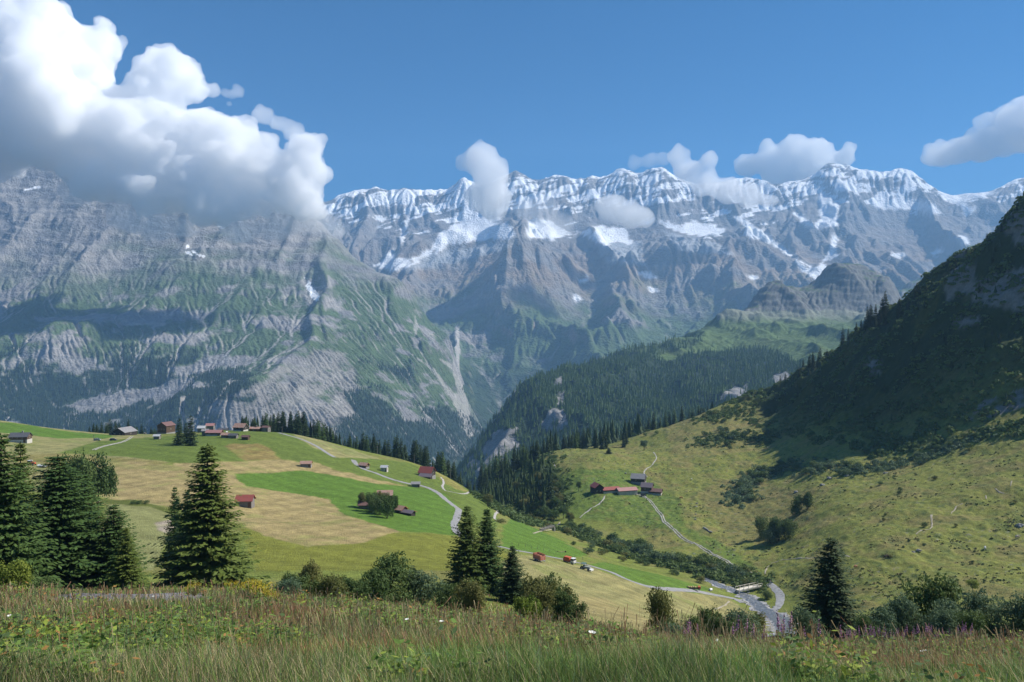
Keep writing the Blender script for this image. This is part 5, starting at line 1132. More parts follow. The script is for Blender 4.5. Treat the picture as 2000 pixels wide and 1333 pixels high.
def pole(px, vb, vt, label, D=None):
    g = G(px, D) if D else P(px, vb); h = (vb-vt)/F*g.y; r = bpy.data.objects.new("utility_pole", None); COL.objects.link(r); r.location = g; tag(r, label, "pole", "utility poles on the left alp")
    MB().tube([(0, 0, -.5), (0, 0, h)], [.17, .12], 8).build("mast", WOODG, r); MB().box(-.9, -.06, h-.7, .9, .06, h-.55).tube([(-.75, 0, h-.55), (-.75, 0, h-.3)], [.06, .05], 6).tube([(.75, 0, h-.55), (.75, 0, h-.3)], [.06, .05], 6).build("crossarm", WOODG, r)
pole(551, 850, 833, "utility pole beside the road in front of the spruce stand"); pole(669, 883, 866, "utility pole in the pale strip on the crest shoulder", 560); pole(737, 897, 881, "utility pole where the pale strip ends at the spruces", 570)
pole(809, 915, 898, "utility pole left of the large red roofed barn", 570); pole(880, 929, 911, "utility pole right of the large red roofed barn", 570)
pole(183, 846, 836, "utility pole on the skyline right of the far left chalet", 505)

# ---- vehicles
TYRE = simple_mat("tyre_rubber", (.03, .03, .03), .9, .2, 3); ORG = simple_mat("orange_red_paint", (.55, .12, .05), .5, .15, 2); WHP = simple_mat("white_paint", (.75, .74, .72), .4, .05, 2)
GRYP = simple_mat("grey_metal", (.35, .37, .36), .5, .2, 2); REDM = simple_mat("faded_red_panel", (.45, .13, .08), .6, .2, 2, col2=(.55, .25, .18)); GRNP = simple_mat("dull_green_paint", (.10, .17, .14), .5, .15, 2)
DGL = GLASS; HAY = simple_mat("dry_hay", (.45, .36, .16), .95, .3, 5, bump=.6)
def wheels(r, pos, rad, wid=.3):
    for x, y in pos:
        w = MB().disc((x, y, rad), rad, wid, 'y', 18).build("wheel", TYRE, r); MB().disc((x, y-(wid/2+.01) if y < 0 else y+(wid/2+.01), rad), rad*.5, .06, 'y', 12).build("rim", GRYP, w)
def veh(kind, px, v, rot, label, cat):
    r = bpy.data.objects.new(kind, None); COL.objects.link(r); r.location = P(px, v); r.rotation_euler = (0, 0, math.radians(rot)); return tag(r, label, cat)
r = veh("loading_wagon", 1053, 1097, -55, "red brown hay wagon with high slatted sides parked at the roadside", "trailer")
MB().box(-2.3, -1.05, .7, 2.3, 1.05, .95).build("chassis", GRYP, r)
m = MB().box(-2.3, -1.1, .96, -2.18, 1.1, 2.7).box(2.18, -1.1, .96, 2.3, 1.1, 2.5)
for s in (-1, 1):
    for z in (1.0, 1.4, 1.8, 2.2, 2.55): m.box(-2.17, s*1.1-.05, z, 2.17, s*1.1+.05, z+.28)
m.build("slatted_side", REDM, r); MB().box(-2.17, -1.04, .96, 2.17, 1.04, 2.25).build("hay_load", simple_mat("rusty_load", (.40, .16, .08), .9, .2, 3), r)
MB().box(2.31, -.1, .7, 3.6, .1, .85).build("drawbar", GRYP, r); wheels(r, [(-.7, -1.2), (-.7, 1.2), (.4, -1.2), (.4, 1.2)], .45)
r = veh("farm_transporter", 1113, 1101, -42, "small transporter with orange load and white cab roof below the road", "farm truck")
MB().box(-2.6, -.95, .6, 2.7, .95, .85).build("chassis", GRYP, r); MB().box(-2.6, -1.0, .86, .5, 1.0, 2.0).box(-2.4, -.85, 2.0, .3, .85, 2.5).build("load_box", ORG, r)
MB().box(1.0, -.85, .86, 2.5, .85, 1.5).build("body", WHP, r); MB().box(1.05, -.8, 1.51, 1.12, .8, 2.3).box(2.2, -.8, 1.51, 2.27, .8, 2.3).box(1.13, -.8, 1.51, 2.19, -.75, 2.3).box(1.13, .75, 1.51, 2.19, .8, 2.3).build("cab", DGL, r)
MB().box(.9, -.9, 2.31, 2.45, .9, 2.42).build("cab_roof", WHP, r); wheels(r, [(-1.7, -.95), (-1.7, .95), (1.8, -.95), (1.8, .95)], .45)
for s in (-1, 1): MB().disc((2.53, s*.6, 1.1), .12, .06, 'x', 10).build("headlight", FRAME, r)
r = veh("tractor", 1143, 1114, -35, "grey green tractor with open frame cab and front loader on the mown slope", "tractor")
MB().box(-.4, -.4, .7, 2.2, .4, 1.5).build("hood", GRYP, r)
m = MB()
for x in (-1.3, .2):
    for y in (-.7, .7): m.box(x-.05, y-.05, 1.0, x+.05, y+.05, 2.5)
m.box(-1.4, -.8, .7, -.41, .8, 1.0).build("cab_frame", GRNP, r); MB().box(-1.45, -.85, 2.51, .35, .85, 2.62).build("cab_roof", GRNP, r)
wheels(r, [(-.9, -.95), (-.9, .95)], .78, .4); wheels(r, [(1.7, -.75), (1.7, .75)], .48, .3); MB().box(2.25, -.9, .25, 3.1, .9, .8).box(2.2, -.6, .8, 2.3, -.5, 1.1).box(2.2, .5, .8, 2.3, .6, 1.1).build("loader_bucket", WHP, r)
r = veh("tractor", 60, 909, -10, "orange tractor with white cab roof parked behind the left spruces", "tractor")
MB().box(-.4, -.45, .7, 2.6, .45, 1.5).box(-2.4, -.9, .7, -.6, .9, 1.1).build("hood", ORG, r); MB().box(-1.3, -.7, 1.11, .3, .7, 2.2).build("cab", DGL, r); MB().box(-1.4, -.8, 2.21, .4, .8, 2.4).build("cab_roof", WHP, r)
wheels(r, [(-.9, -.95), (-.9, .95)], .75, .4); wheels(r, [(1.9, -.8), (1.9, .8)], .45, .3)
r = veh("flat_trailer", 84, 913, -18, "flat trailer with white cover beside the orange tractor", "trailer")
MB().box(-2.8, -1.2, .6, 2.8, 1.2, .8).build("deck", GRYP, r); MB().prism([(-2.8, -1.2, .81), (-2.8, 1.2, .81), (-2.8, .3, 1.3), (-2.8, -.3, 1.3)], (5.6, 0, 0)).build("cover", WHP, r); wheels(r, [(-.6, -1.2), (-.6, 1.2), (.6, -1.2), (.6, 1.2)], .4)
def car(px, v, rot, label, paint):
    r = veh("parked_car", px, v, rot, label, "car")
    MB().prism([(-2.1, -.85, .35), (-2.15, -.85, .9), (-1.9, -.85, 1.0), (2.0, -.85, .95), (2.15, -.85, .7), (2.1, -.85, .35)], (0, 1.7, 0)).build("body", paint, r)
    MB().prism([(-1.9, -.75, 1.01), (-1.5, -.7, 1.5), (.4, -.7, 1.5), (1.1, -.75, .985)], (0, 1.5, 0)).build("cabin", DGL, r); MB().box(-1.5, -.72, 1.51, .4, .82, 1.57).build("roof", paint, r)
    wheels(r, [(-1.3, -.86), (-1.3, .86), (1.35, -.86), (1.35, .86)], .34, .2)
    for s in (-.6, .6): MB().disc((2.17, s, .75), .11, .05, 'x', 8).build("headlight", FRAME, r)
    return r
car(190, 861, 5, "pale grey car standing in the grass left of the crest farmhouse", GRYP)
car(221, 861, 10, "dark car standing in the grass near the crest farmhouse", simple_mat("dark_car_paint", (.06, .065, .08), .3, .1, 2))
car(1257, 969, 20, "dark car parked beside the brown barn on the right alp", simple_mat("black_car_paint", (.035, .04, .045), .3, .1, 2))
r = veh("hay_rake", 1097, 1080, 8, "small wooden hay rake implement left in the grass above the road", "farm implement")
MB().box(-1.6, -.1, .5, 1.6, .1, .62).box(-.1, -.9, .45, .1, -.11, .55).build("beam", simple_mat("yellow_wood", (.5, .38, .16), .8, .2, 3), r)
m = MB()
for i in range(9): m.tube([(-1.5+i*.37, 0, .5), (-1.5+i*.37, -.35, .25), (-1.5+i*.37, -.2, .02)], [.04, .04, .03], 5)
m.build("tines", GRYP, r); wheels(r, [(-1.7, .15), (1.7, .15)], .4, .15)
r = veh("flatbed_transporter", 1354, 1152, -4, "low farm transporter loaded with tan bundles standing on the road", "farm truck")
MB().box(-2.6, -.9, .55, 1.9, .9, .8).box(-2.6, -.9, .8, -2.5, .9, 1.2).build("flatbed", WOODD, r); MB().box(-2.55, -.85, .45, 1.8, -.8, .54).build("side_board", WOODD, r)
m = MB()
for i, x in enumerate((-1.9, -1.0, -.1, .8)): m.ball((x, .1*(-1)**i, 1.15), .5, (1, 1.3, .75), 2)
m.build("hay_bundles", HAY, r, smooth=True); MB().box(1.95, -.75, .55, 3.0, .75, 1.45).build("cab", ORG, r); wheels(r, [(-1.8, -.9), (-1.8, .9), (2.3, -.85), (2.3, .85)], .42)
def bale(px, v, label):
    g = P(px, v); m = MB(); m.disc((0, 0, .6), .62, 1.25, 'x', 20); o = m.build("wrapped_bale", WHP, None, g); o.rotation_euler = (0, 0, .5); return tag(o, label, "hay bale")
bale(1388, 1155, "single white wrapped bale at the roadside left of the bridge"); bale(443, 846, "white wrapped bale lying behind the rusty roofed village hut")

# ---- cattle
def cow(px, v, rot, c1, label, c2=None, graze=True, s=1.0):
    g = P(px, v); hide = simple_mat("hide", c1, .9, .1, 1.3, col2=c2 or tuple(np.array(c1)*1.15))
    me = bpy.data.meshes.new("cow"); 
    P3 = {"rump": (-.85, 0, 1.25, .26), "mid": (-.2, 0, 1.12, .40), "chest": (.45, 0, 1.12, .37), "neck": (.85, 0, 1.25 if not graze else 1.0, .22), "head": (1.15, 0, 1.45 if not graze else .62, .15), "muz": (1.42, 0, 1.3 if not graze else .28, .10)}
    names = list(P3); V = [P3[n][:3] for n in names]; Rd = [P3[n][3] for n in names]; E = [(i, i+1) for i in range(5)]
    for bx, kn in ((-.85, -.08), (.5, .05)):
        for y in (-.22, .22):
            o = len(V); V += [(bx, y, .85), (bx+kn, y, .45), (bx, y, .05)]; Rd += [.17, .085, .07]; E += [(0 if bx < 0 else 2, o), (o, o+1), (o+1, o+2)]
    o = len(V); V += [(-1.1, 0, 1.1), (-1.15, 0, .6)]; Rd += [.04, .03]; E += [(0, o), (o, o+1)]
    for y in (-.18, .18): o = len(V); V += [(1.08, y, V[4][2]+.16)]; Rd += [.04]; E += [(4, o)]
    me.from_pydata(V, E, []); ob = link("cow", me, hide, None, g); ob.scale = (s, s, s); ob.rotation_euler = (0, 0, math.radians(rot))
    sk = ob.modifiers.new("s", 'SKIN'); ob.modifiers.new("sub", 'SUBSURF').levels = 1
    for i, d in enumerate(me.skin_vertices[0].data): d.radius = (Rd[i], Rd[i]); d.use_root = (i == 1)
    tag(ob, label, "cow", "cattle on the right alp"); return ob
cow(1330, 975, 180, (.38, .17, .07), "reddish tan cow lying out on the farm pasture right of the track", s=1.15)
cow(1328, 988, 10, (.11, .08, .06), "dark cow grazing just below the reddish tan one")
cow(1351, 938, 80, (.70, .66, .60), "white cow beside a dark tussock above the farm pasture", s=.9)
cow(1924, 1074, 60, (.72, .68, .62), "white cow grazing on the right hand pasture")
cow(1987, 1053, 20, (.12, .07, .05), "dark brown cow near the right edge of the pasture", c2=(.5, .45, .4))
cow(1731, 1091, 185, (.10, .07, .05), "dark cow left below the brown scrubby bush on the pasture")
cow(1671, 1110, 30, (.36, .17, .10), "light brown cow just right of the lone dark spruce", s=.9)
cow(283, 849, 0, (.12, .10, .09), "black and white cow on the crest right of the low farmhouse", c2=(.6, .58, .55), s=.9)
print("props", time.time()-T0)

# fence posts along the upper road edge
fp = None
for i, (px, v) in enumerate(((1000, 1064), (1013, 1067), (1026, 1069), (1038, 1072), (1050, 1073), (1062, 1076), (1074, 1078), (1086, 1081), (1122, 1089), (1138, 1093))):
    if fp is None: fp = o = MB().tube([(0, 0, -.3), (0, 0, 1.15)], [.09, .07], 7).build("fence_post", WOODG)
    else: o = fp.copy(); COL.objects.link(o)
    o.location = P(px, v); tag(o, "thin pale fence post on the grass verge above the road", "fence post", "fence posts above the road")

# ================================================================== FOREGROUND GRASS AND FLOWERS
def grass_col_mat(name, trans=.3):
    m, nt, lk, bs = nodes_of(name); at = N(nt, "ShaderNodeAttribute"); at.attribute_name = "Col"; lk.new(at.outputs["Color"], bs.inputs["Base Color"])
    bs.inputs["Roughness"].default_value = .7; bs.inputs["Specular IOR Level"].default_value = .2
    tr = N(nt, "ShaderNodeBsdfTranslucent"); lk.new(at.outputs["Color"], tr.inputs[0]); ms = N(nt, "ShaderNodeMixShader"); ms.inputs[0].default_value = trans
    lk.new(bs.outputs[0], ms.inputs[1]); lk.new(tr.outputs[0], ms.inputs[2]); lk.new(ms.outputs[0], nt["Material Output"].inputs[0]); return m
GRM = grass_col_mat("grass_blades")
def blades(name, label, n, D0, D1, px0, px1, hfun, wfac, colfun, seed, lean=.5, nseg=3, head=0.0, keepfun=None):
    rs = np.random.RandomState(seed); u = rs.rand(n); D = D0*(D1/D0)**u; px = rs.uniform(px0, px1, n)
    x = (px-CX)/F*D; y = D
    if keepfun is not None:
        k = keepfun(px, D, x, y, rs); px, D, x, y = px[k], D[k], x[k], y[k]
    n = len(px); z = near_z(np.clip(px, -740, 2740), D); h = hfun(px, D, x, y, rs); az = rs.uniform(0, 2*np.pi, n); ln = np.abs(rs.randn(n))*lean*h+.05*h
    w = wfac*np.maximum(D, 9)*rs.uniform(.6, 1.3, n); dx = np.cos(az); dy = np.sin(az); sx = -dy*.8+.2; sy = dx*.5
    sl_ = np.sqrt(sx*sx+sy*sy)+.01; sx /= sl_; sy /= sl_
    V = []; 
    for k in range(nseg):
        t = k/(nseg-.0); ww = w*(1-t*.75)
        cx = x+dx*ln*t*t; cy = y+dy*ln*t*t; cz = z-.03+h*t*(1-.12*t)
        V += [np.stack([cx-sx*ww, cy-sy*ww, cz], 1), np.stack([cx+sx*ww, cy+sy*ww, cz], 1)]
    tipx, tipy, tipz = x+dx*ln, y+dy*ln, z+h*.9
    V += [np.stack([tipx-sx*w*(.12+head*2.0), tipy-sy*w*(.12+head*2), tipz], 1), np.stack([tipx+sx*w*(.12+head*2), tipy+sy*w*(.12+head*2), tipz+head*w*3], 1)]
    V = np.stack(V, 1); nv = V.shape[1]; T = np.array([(2*i, 2*i+1, 2*i+3, 2*i+2) for i in range(nseg)])
    Fc = (np.arange(n)[:, None, None]*nv+T[None]).reshape(-1, 4); c = colfun(px, D, x, y, rs); c = np.repeat(c[:, None, :], nv, 1)
    tt = np.repeat(np.arange(nseg+1)/nseg, 2); 
    return tag(link(name, new_mesh(name, V.reshape(-1, 3), Fc, np.clip(c.reshape(-1, 3), .004, .9), smooth=True), GRM), label, "grass", kind="stuff")
PATH = [(80, 1176), (130, 1160), (260, 1152), (380, 1158), (440, 1176), (300, 1182), (160, 1184)]
def offpath(px, D, x, y, rs):
    v = H0-near_z(px, D)/D*F; return ~inpoly(px, v, PATH)
def gcol(px, D, x, y, rs):
    n = fbm(x/4.5, y/3.0, 3, 401); m = fbm(x/1.6, y/1.6, 3, 405); r = rs.rand(len(px))
    g1 = np.array([.15, .26, .05]); g2 = np.array([.27, .34, .09]); st = np.array([.50, .41, .22]); rd = np.array([.42, .20, .11]); bl = np.array([.17, .27, .13])
    c = np.where((r < .45)[:, None], g1, g2); c = np.where((r > .82)[:, None], bl, c)
    dry = sstep(-.15, .3, n+.25*sstep(12, 26, D)); c = np.where((rs.rand(len(px)) < .08+.36*dry)[:, None], st, c)
    red = sstep(-.12, .3, fbm(x/3.2, y/2.4, 3, 409)+.1*sstep(900, 1500, px)); c = np.where((rs.rand(len(px)) < .62*red*sstep(6, 11, D))[:, None], rd, c)
    return c*rs.uniform(.7, 1.25, (len(px), 1))*np.clip(1+.75*m, .4, 1.7)[:, None]
blades("tall_grass", "tall mixed grass with green and straw coloured blades covering the near slope", 330000, 4.6, 42, -130, 2130, lambda px, D, x, y, rs: (.09+.19*rs.rand(len(px))**1.5)*np.clip(1+1.1*fbm(x/2.6, y/2.6, 3, 411), .35, 2), .00045, gcol, 51, keepfun=offpath)
HF = lambda px, D, x, y, rs: (.09+.19*rs.rand(len(px))**1.5)*np.clip(1+1.1*fbm(x/2.6, y/2.6, 3, 411), .35, 2)
blades("tall_grass", "mixed grass on the part of the near slope left of the view", 110000, 2.9, 20, -1100, -130, HF, .00045, gcol, 55, lean=.5)
blades("tall_grass", "mixed grass on the part of the near slope right of the view", 110000, 2.9, 20, 2130, 3100, HF, .00045, gcol, 56, lean=.5)
blades("tall_grass", "mixed grass on the near slope right at the viewer's feet", 22000, 2.9, 4.7, -130, 2130, HF, .00045, gcol, 57, lean=.5)
def apron():
    ys = np.concatenate([np.linspace(-30, 2.4, 30), DR[(DR > 2.7) & (DR < 90)][::3]]); yc = np.maximum(ys, 2.7); xs = np.concatenate([np.linspace(-60, -1, 30), np.linspace(-.9, .9, 5), np.linspace(1, 60, 30)])
    Xb = xs[None, :]+np.sign(xs)[None, :]*0*yc[:, None]; V = np.zeros((len(ys), len(xs), 3)); edge = 1.16*yc
    for i, y in enumerate(ys):
        pxr = np.clip(CX+xs/yc[i]*F, -740, 2740); z = near_z(pxr, np.full(len(xs), yc[i])); z = z+.29*np.maximum(2.7-y, 0)
        inside = (np.abs(xs) < edge[i]*.97) & (y > 2.7); V[i, :, 0] = xs; V[i, :, 1] = y; V[i, :, 2] = z-np.where(inside, .25, .01)
    tag(link("slope_ground", new_mesh("slope_ground", V.reshape(-1, 3), grid_faces(len(ys), len(xs)), np.tile(np.array([.05, .055, .02]), (V.shape[0]*V.shape[1], 1))), NEAR_MAT), kind="structure")
apron()
blades("short_grass", "shorter grass on the drop behind the edge of the near slope", 60000, 40, 120, -130, 2130, lambda px, D, x, y, rs: .2+.25*rs.rand(len(px)), .0006, gcol, 52)
blades("seed_grass", "thin straw coloured flowering grass stems rising over the near slope", 7500, 8, 33, -130, 2130, lambda px, D, x, y, rs: .28+.42*rs.rand(len(px))**1.5, .00022, lambda px, D, x, y, rs: np.where((rs.rand(len(px)) < .6)[:, None], np.array([.42, .33, .18]), np.array([.32, .18, .10]))*rs.uniform(.7, 1.2, (len(px), 1)), 53, lean=.25, head=.9, keepfun=offpath)
# leafy herbs between the grass
def herb_mass():
    rs = np.random.RandomState(61); n = 9000; D = 6*(34/6)**rs.rand(n); px = rs.uniform(-120, 2120, n); x = (px-CX)/F*D; y = D
    m = fbm(x/3.5, y/3, 3, 420)-.02+.25*np.exp(-((px-1080)/120)**2)*(D > 16)+.2*np.exp(-((px-700)/90)**2)*(D > 16)-.1
    k = (m > .02) & offpath(px, D, x, y, rs); px, D, x, y = px[k], D[k], x[k], y[k]; n = len(px); z = near_z(px, D); q = 22
    h = rs.uniform(.08, .28, n); d = rs.randn(n, q, 3); d[..., 2] = np.abs(d[..., 2]); p = np.stack([x, y, z], 1)[:, None]+d*np.array([.14, .14, .26])*(h/.35)[:, None, None]
    a = rs.randn(n, q, 3); a[..., 2] *= .4; a /= np.linalg.norm(a, axis=2)[..., None]; b = np.cross(a, np.array([0, 0, 1.0])+.5*rs.randn(n, q, 3)); b /= np.linalg.norm(b, axis=2)[..., None]
    s = (.028+.035*rs.rand(n, q, 1))*(np.maximum(D, 10)/16)[:, None, None]**.6; Q = np.stack([p-a*s, p-b*s*.5, p+a*s, p+b*s*.5], 2).reshape(-1, 4, 3)
    tone = rs.rand(n); base = np.where((tone < .5)[:, None], np.array([.15, .24, .05]), np.where((tone < .75)[:, None], np.array([.26, .32, .05]), np.array([.11, .17, .06])))
    base = np.where((rs.rand(n) < .06)[:, None], np.array([.36, .19, .06]), base)
    c = np.repeat(base[:, None], q*4, 1).reshape(-1, 3)*rs.uniform(.75, 1.25, (n*q*4, 1))
    tag(link("leafy_herbs", new_mesh("herbs", Q.reshape(-1, 3), np.arange(len(Q)*4).reshape(-1, 4), np.clip(c, .004, .9), smooth=False), GRM), "low leafy herbs mixed into the grass of the near slope", "herbs", kind="stuff")
herb_mass()
# fireweed, goldenrod and umbels: each stem or clump one thing
STEMM = simple_mat("flower_stem", (.16, .15, .05), .8, .2, 4); PINK = simple_mat("pink_petals", (.42, .19, .34), .7, .2, 6); PINKR = simple_mat("faded_pink_petals", (.50, .20, .26), .7, .2, 6)
YEL = simple_mat("yellow_petals", (.55, .42, .03), .7, .2, 6); WHF = simple_mat("white_petals", (.7, .7, .62), .7, .1, 6)
def petals(n, zf, rad, size, seed):
    rs = np.random.RandomState(seed); t = rs.rand(n); a = rs.rand(n)*6.28; r = rad(t); p = np.stack([np.cos(a)*r, np.sin(a)*r, zf(t)], 1)
    u = rs.randn(n, 3); u /= np.linalg.norm(u, axis=1)[:, None]; w = np.cross(u, rs.randn(n, 3)); w /= np.linalg.norm(w, axis=1)[:, None]
    s = size*rs.uniform(.6, 1.2, (n, 1)); return np.stack([p-u*s, p-w*s, p+u*s, p+w*s], 1)
FIRE = (MB().tube([(0, 0, 0), (.02, 0, .6), (0, 0, 1.0), (.0, .01, 1.3)], [.012, .010, .008, .004], 5), quads_mesh("spike", petals(75, lambda t: .72+.6*t, lambda t: .06*(1-t)+.008, .022, 3)), quads_mesh("leaves", petals(70, lambda t: .1+.6*t, lambda t: .05+.07*t, .04, 4)))
def protoflower(kind, stem, parts, label, cat):
    r = bpy.data.objects.new(kind, None); COL.objects.link(r); st_ = stem.build("stem", STEMM, r); ch = [st_]
    for nm, me, mt in parts: ch.append(link(nm, me, mt, r))
    return r, ch
def place_flowers(pr, spots, label, cat, group, sc):
    r, ch = pr; first = True
    for (px, D) in spots:
        if first: o = r; first = False
        else:
            o = r.copy(); COL.objects.link(o)
            for c in ch: d = c.copy(); COL.objects.link(d); d.parent = o
        o.location = G(px, D); s = sc*random.uniform(.75, 1.2); o.scale = (s, s, s); o.rotation_euler = (random.uniform(-.12, .12), random.uniform(-.12, .12), random.uniform(0, 6.28)); tag(o, label, cat, group)
rs = np.random.RandomState(88)
fl = protoflower("fireweed", FIRE[0], [("flower_spike", FIRE[1], PINK), ("leaves", FIRE[2], LEAFG)], "", "")
place_flowers(fl, [(rs.uniform(1650, 1900), rs.uniform(31, 46)) for _ in range(90)], "magenta fireweed stem in the long drift before the lower right shrubs", "wildflower", "fireweed drift before the right shrubs", .68)
fl = protoflower("fireweed", MB().tube([(0, 0, 0), (.02, 0, .6), (0, 0, 1.0), (0, .01, 1.3)], [.012, .010, .008, .004], 5), [("flower_spike", FIRE[1].copy(), PINK), ("leaves", FIRE[2].copy(), LEAFG)], "", "")
place_flowers(fl, [(1344, 22), (1348, 21), (1352, 23), (1340, 22.5), (1360, 21), (1430, 16), (1434, 16.4), (1528, 16), (1532, 15.5), (1537, 16.2), (1525, 15), (1645, 15.5), (1466, 15), (1450, 15), (1487, 14.5), (1600, 16), (1575, 19), (1700, 20)], "pink fireweed stem scattered in the near grass right of centre", "wildflower", "fireweed in the near grass", .62)
GOLD = MB(); rg = np.random.RandomState(2)
for i in range(9):
    a = rg.rand()*6.28; q = rg.rand()*.25; GOLD.tube([(math.cos(a)*q*.4, math.sin(a)*q*.4, 0), (math.cos(a)*q, math.sin(a)*q, .6)], [.012, .008], 4)
gp = []
for i in range(9):
    p = petals(36, lambda t: .5+.22*t, lambda t: .11*(1-t*.4), .016, 50+i); p = p+np.array([rg.uniform(-.28, .28), rg.uniform(-.28, .28), rg.uniform(-.1, .12)]); gp.append(p)
gl = protoflower("goldenrod_clump", GOLD, [("bloom", quads_mesh("heads", np.concatenate(gp)), YEL), ("leaves", quads_mesh("gleaves", petals(160, lambda t: .05+.5*t, lambda t: .12+.2*t, .05, 9)), LEAFY)], "", "")
place_flowers(gl, [(368, 31), (380, 30.5), (440, 31), (452, 30), (462, 29.5), (472, 29), (478, 28.2), (486, 28), (494, 27), (502, 26.2), (508, 26), (514, 25.4), (522, 25), (530, 24.4), (537, 24), (499, 26.8)], "bright yellow goldenrod clump left of centre at the path end", "wildflower", "goldenrod at the path end", .72)
UMB = MB().tube([(0, 0, 0), (.01, 0, .5), (0, 0, .75)], [.008, .007, .005], 5)
um = protoflower("white_umbel", UMB, [("flower_head", new_mesh("umb", np.array([[0, 0, .74]]+[[math.cos(a*.524)*.11, math.sin(a*.524)*.11, .77+.012*(a % 2)] for a in range(12)]), np.array([[0, a+1, (a+1) % 12+1] for a in range(12)]), smooth=False), WHF)], "", "")
place_flowers(um, [(862, 14), (798, 15), (1400, 17), (1802, 14), (1810, 14.3), (1150, 9.3), (1398, 17.4), (300, 20), (20, 12)], "white umbel flower standing in the near grass", "wildflower", "white umbels in the near grass", .36)
print("foreground", time.time()-T0)

# ================================================================== CLOUDS
def cloud_mat(name, dens, soft=0.0):
    m = bpy.data.materials.new(name); m.use_nodes = True; nt = m.node_tree.nodes; lk = m.node_tree.links; nt.remove(nt["Principled BSDF"])
    pv = nt.new("ShaderNodeVolumePrincipled"); pv.inputs["Color"].default_value = (0.9995, 0.9995, 1, 1)
    pv.inputs["Density"].default_value = dens; pv.inputs["Anisotropy"].default_value = 0.0
    lk.new(pv.outputs[0], nt["Material Output"].inputs["Volume"]); return m
TXC = []
for nm, ty, sz in (("puff_big", 'CLOUDS', 260), ("puff_small", 'CLOUDS', 65), ("puff_fine", 'CLOUDS', 26)):
    t = bpy.data.textures.new(nm, ty); t.noise_scale = sz; t.noise_depth = 4 if nm == "puff_big" else 2; TXC.append(t)
def ico(r, sub=2):
    bm = bmesh.new(); bmesh.ops.create_icosphere(bm, subdivisions=sub, radius=1.0)
    V = np.array([v.co[:] for v in bm.verts]); Fc = np.array([[v.index for v in f.verts] for f in bm.faces]); bm.free(); return V, Fc
ICO = ico(1, 2)
def outer_shell(me, name):
    """keep the large connected surfaces, drop the cavities inside"""
    n = len(me.vertices); co = np.empty(n*3, np.float32); me.vertices.foreach_get("co", co); co = co.reshape(-1, 3)
    e = np.empty(len(me.edges)*2, np.int32); me.edges.foreach_get("vertices", e); a, b = e[::2], e[1::2]; lab = np.arange(n)
    while True:
        m = np.minimum(lab[a], lab[b]); l2 = lab.copy(); np.minimum.at(l2, a, m); np.minimum.at(l2, b, m); l2 = l2[l2]
        if (l2 == lab).all(): break
        lab = l2
    u, c = np.unique(lab, return_counts=True); good = u[c >= c.max()*0.15]; kv = np.isin(lab, good)
    li = np.empty(len(me.loops), np.int32); me.loops.foreach_get("vertex_index", li); q = li.reshape(-1, 4); q = q[kv[q[:, 0]]]
    idx = np.cumsum(kv)-1; return new_mesh(name, co[kv], idx[q])
def cloud(name, D, blobs, label, dens, voxel, seed, k1=14, k2=5, disp=1.0, squash=0.85):
    """blobs: (column, row, radius in photo px, depth offset m)"""
    rs = np.random.RandomState(seed); S = []
    for px, v, r, dy in blobs:
        y = D+dy; c = np.array([(px-CX)/F*y, y, -(v-H0)/F*y]); R_ = r/F*y; S.append((c, R_))
        for _ in range(k1):
            d = rs.randn(3); d /= np.linalg.norm(d); d[2] = d[2]*0.8+0.15; c2 = c+d*R_*0.85; r2 = R_*rs.uniform(.28, .5); S.append((c2, r2))
            for _ in range(k2):
                e = rs.randn(3); e /= np.linalg.norm(e); S.append((c2+e*r2*.85, r2*rs.uniform(.25, .5)))
    V, Fc = ICO; n = len(V)
    VV_ = np.concatenate([c+V*np.array([r, r, r*squash]) for c, r in S]); FF = np.concatenate([Fc+i*n for i in range(len(S))])
    cen = np.array([VV_[:, 0].mean(), VV_[:, 1].mean(), VV_[:, 2].mean()])
    o = link(name, new_mesh(name, VV_-cen, FF), None, loc=cen)
    rm = o.modifiers.new("r", 'REMESH'); rm.mode = 'VOXEL'; rm.voxel_size = voxel; rm.use_smooth_shade = True
    for t, s in zip(TXC, (165, 60, 26)):
        dm = o.modifiers.new("d", 'DISPLACE'); dm.texture = t; dm.strength = s*disp; dm.mid_level = 0.5; dm.texture_coords = 'GLOBAL'
    r2 = o.modifiers.new("r2", 'REMESH'); r2.mode = 'VOXEL'; r2.voxel_size = voxel; r2.use_smooth_shade = True
    bpy.context.view_layer.update()
    dg = bpy.context.evaluated_depsgraph_get(); me = bpy.data.meshes.new_from_object(o.evaluated_get(dg)); o.modifiers.clear(); o.data = outer_shell(me, name); o.data.materials.append(CLM[dens])
    tag(o, label, "cloud"); return o
CLM = {"thick": cloud_mat("cloud_thick", 0.017), "mid": cloud_mat("cloud_mid", 0.0075), "thin": cloud_mat("cloud_thin", 0.0022), "veil": cloud_mat("cloud_veil", 0.0040)}
cloud("cloud", 4300, [(-60, 90, 110, 0), (60, 90, 95, 0), (140, 110, 85, 60), (185, 85, 45, 80), (-40, 230, 130, -50), (90, 230, 120, -100), (200, 250, 95, 0), (300, 240, 75, 100), (330, 160, 50, 150), (345, 140, 42, 150),
    (385, 175, 30, 150), (280, 300, 90, 0), (380, 280, 80, 80), (190, 350, 60, -50), (440, 280, 55, 120), (470, 330, 70, 50), (380, 370, 60, 0), (300, 370, 55, -60), (520, 320, 45, 100), (560, 370, 58, 60), (600, 330, 38, 80), (610, 290, 26, 80), (480, 395, 45, 0), (420, 400, 40, 0), (600, 400, 35, 0), (-100, 300, 60, -50)],
    "huge white heaped cloud sprawling over the left massif", "thick", 12, 1, k2=8)
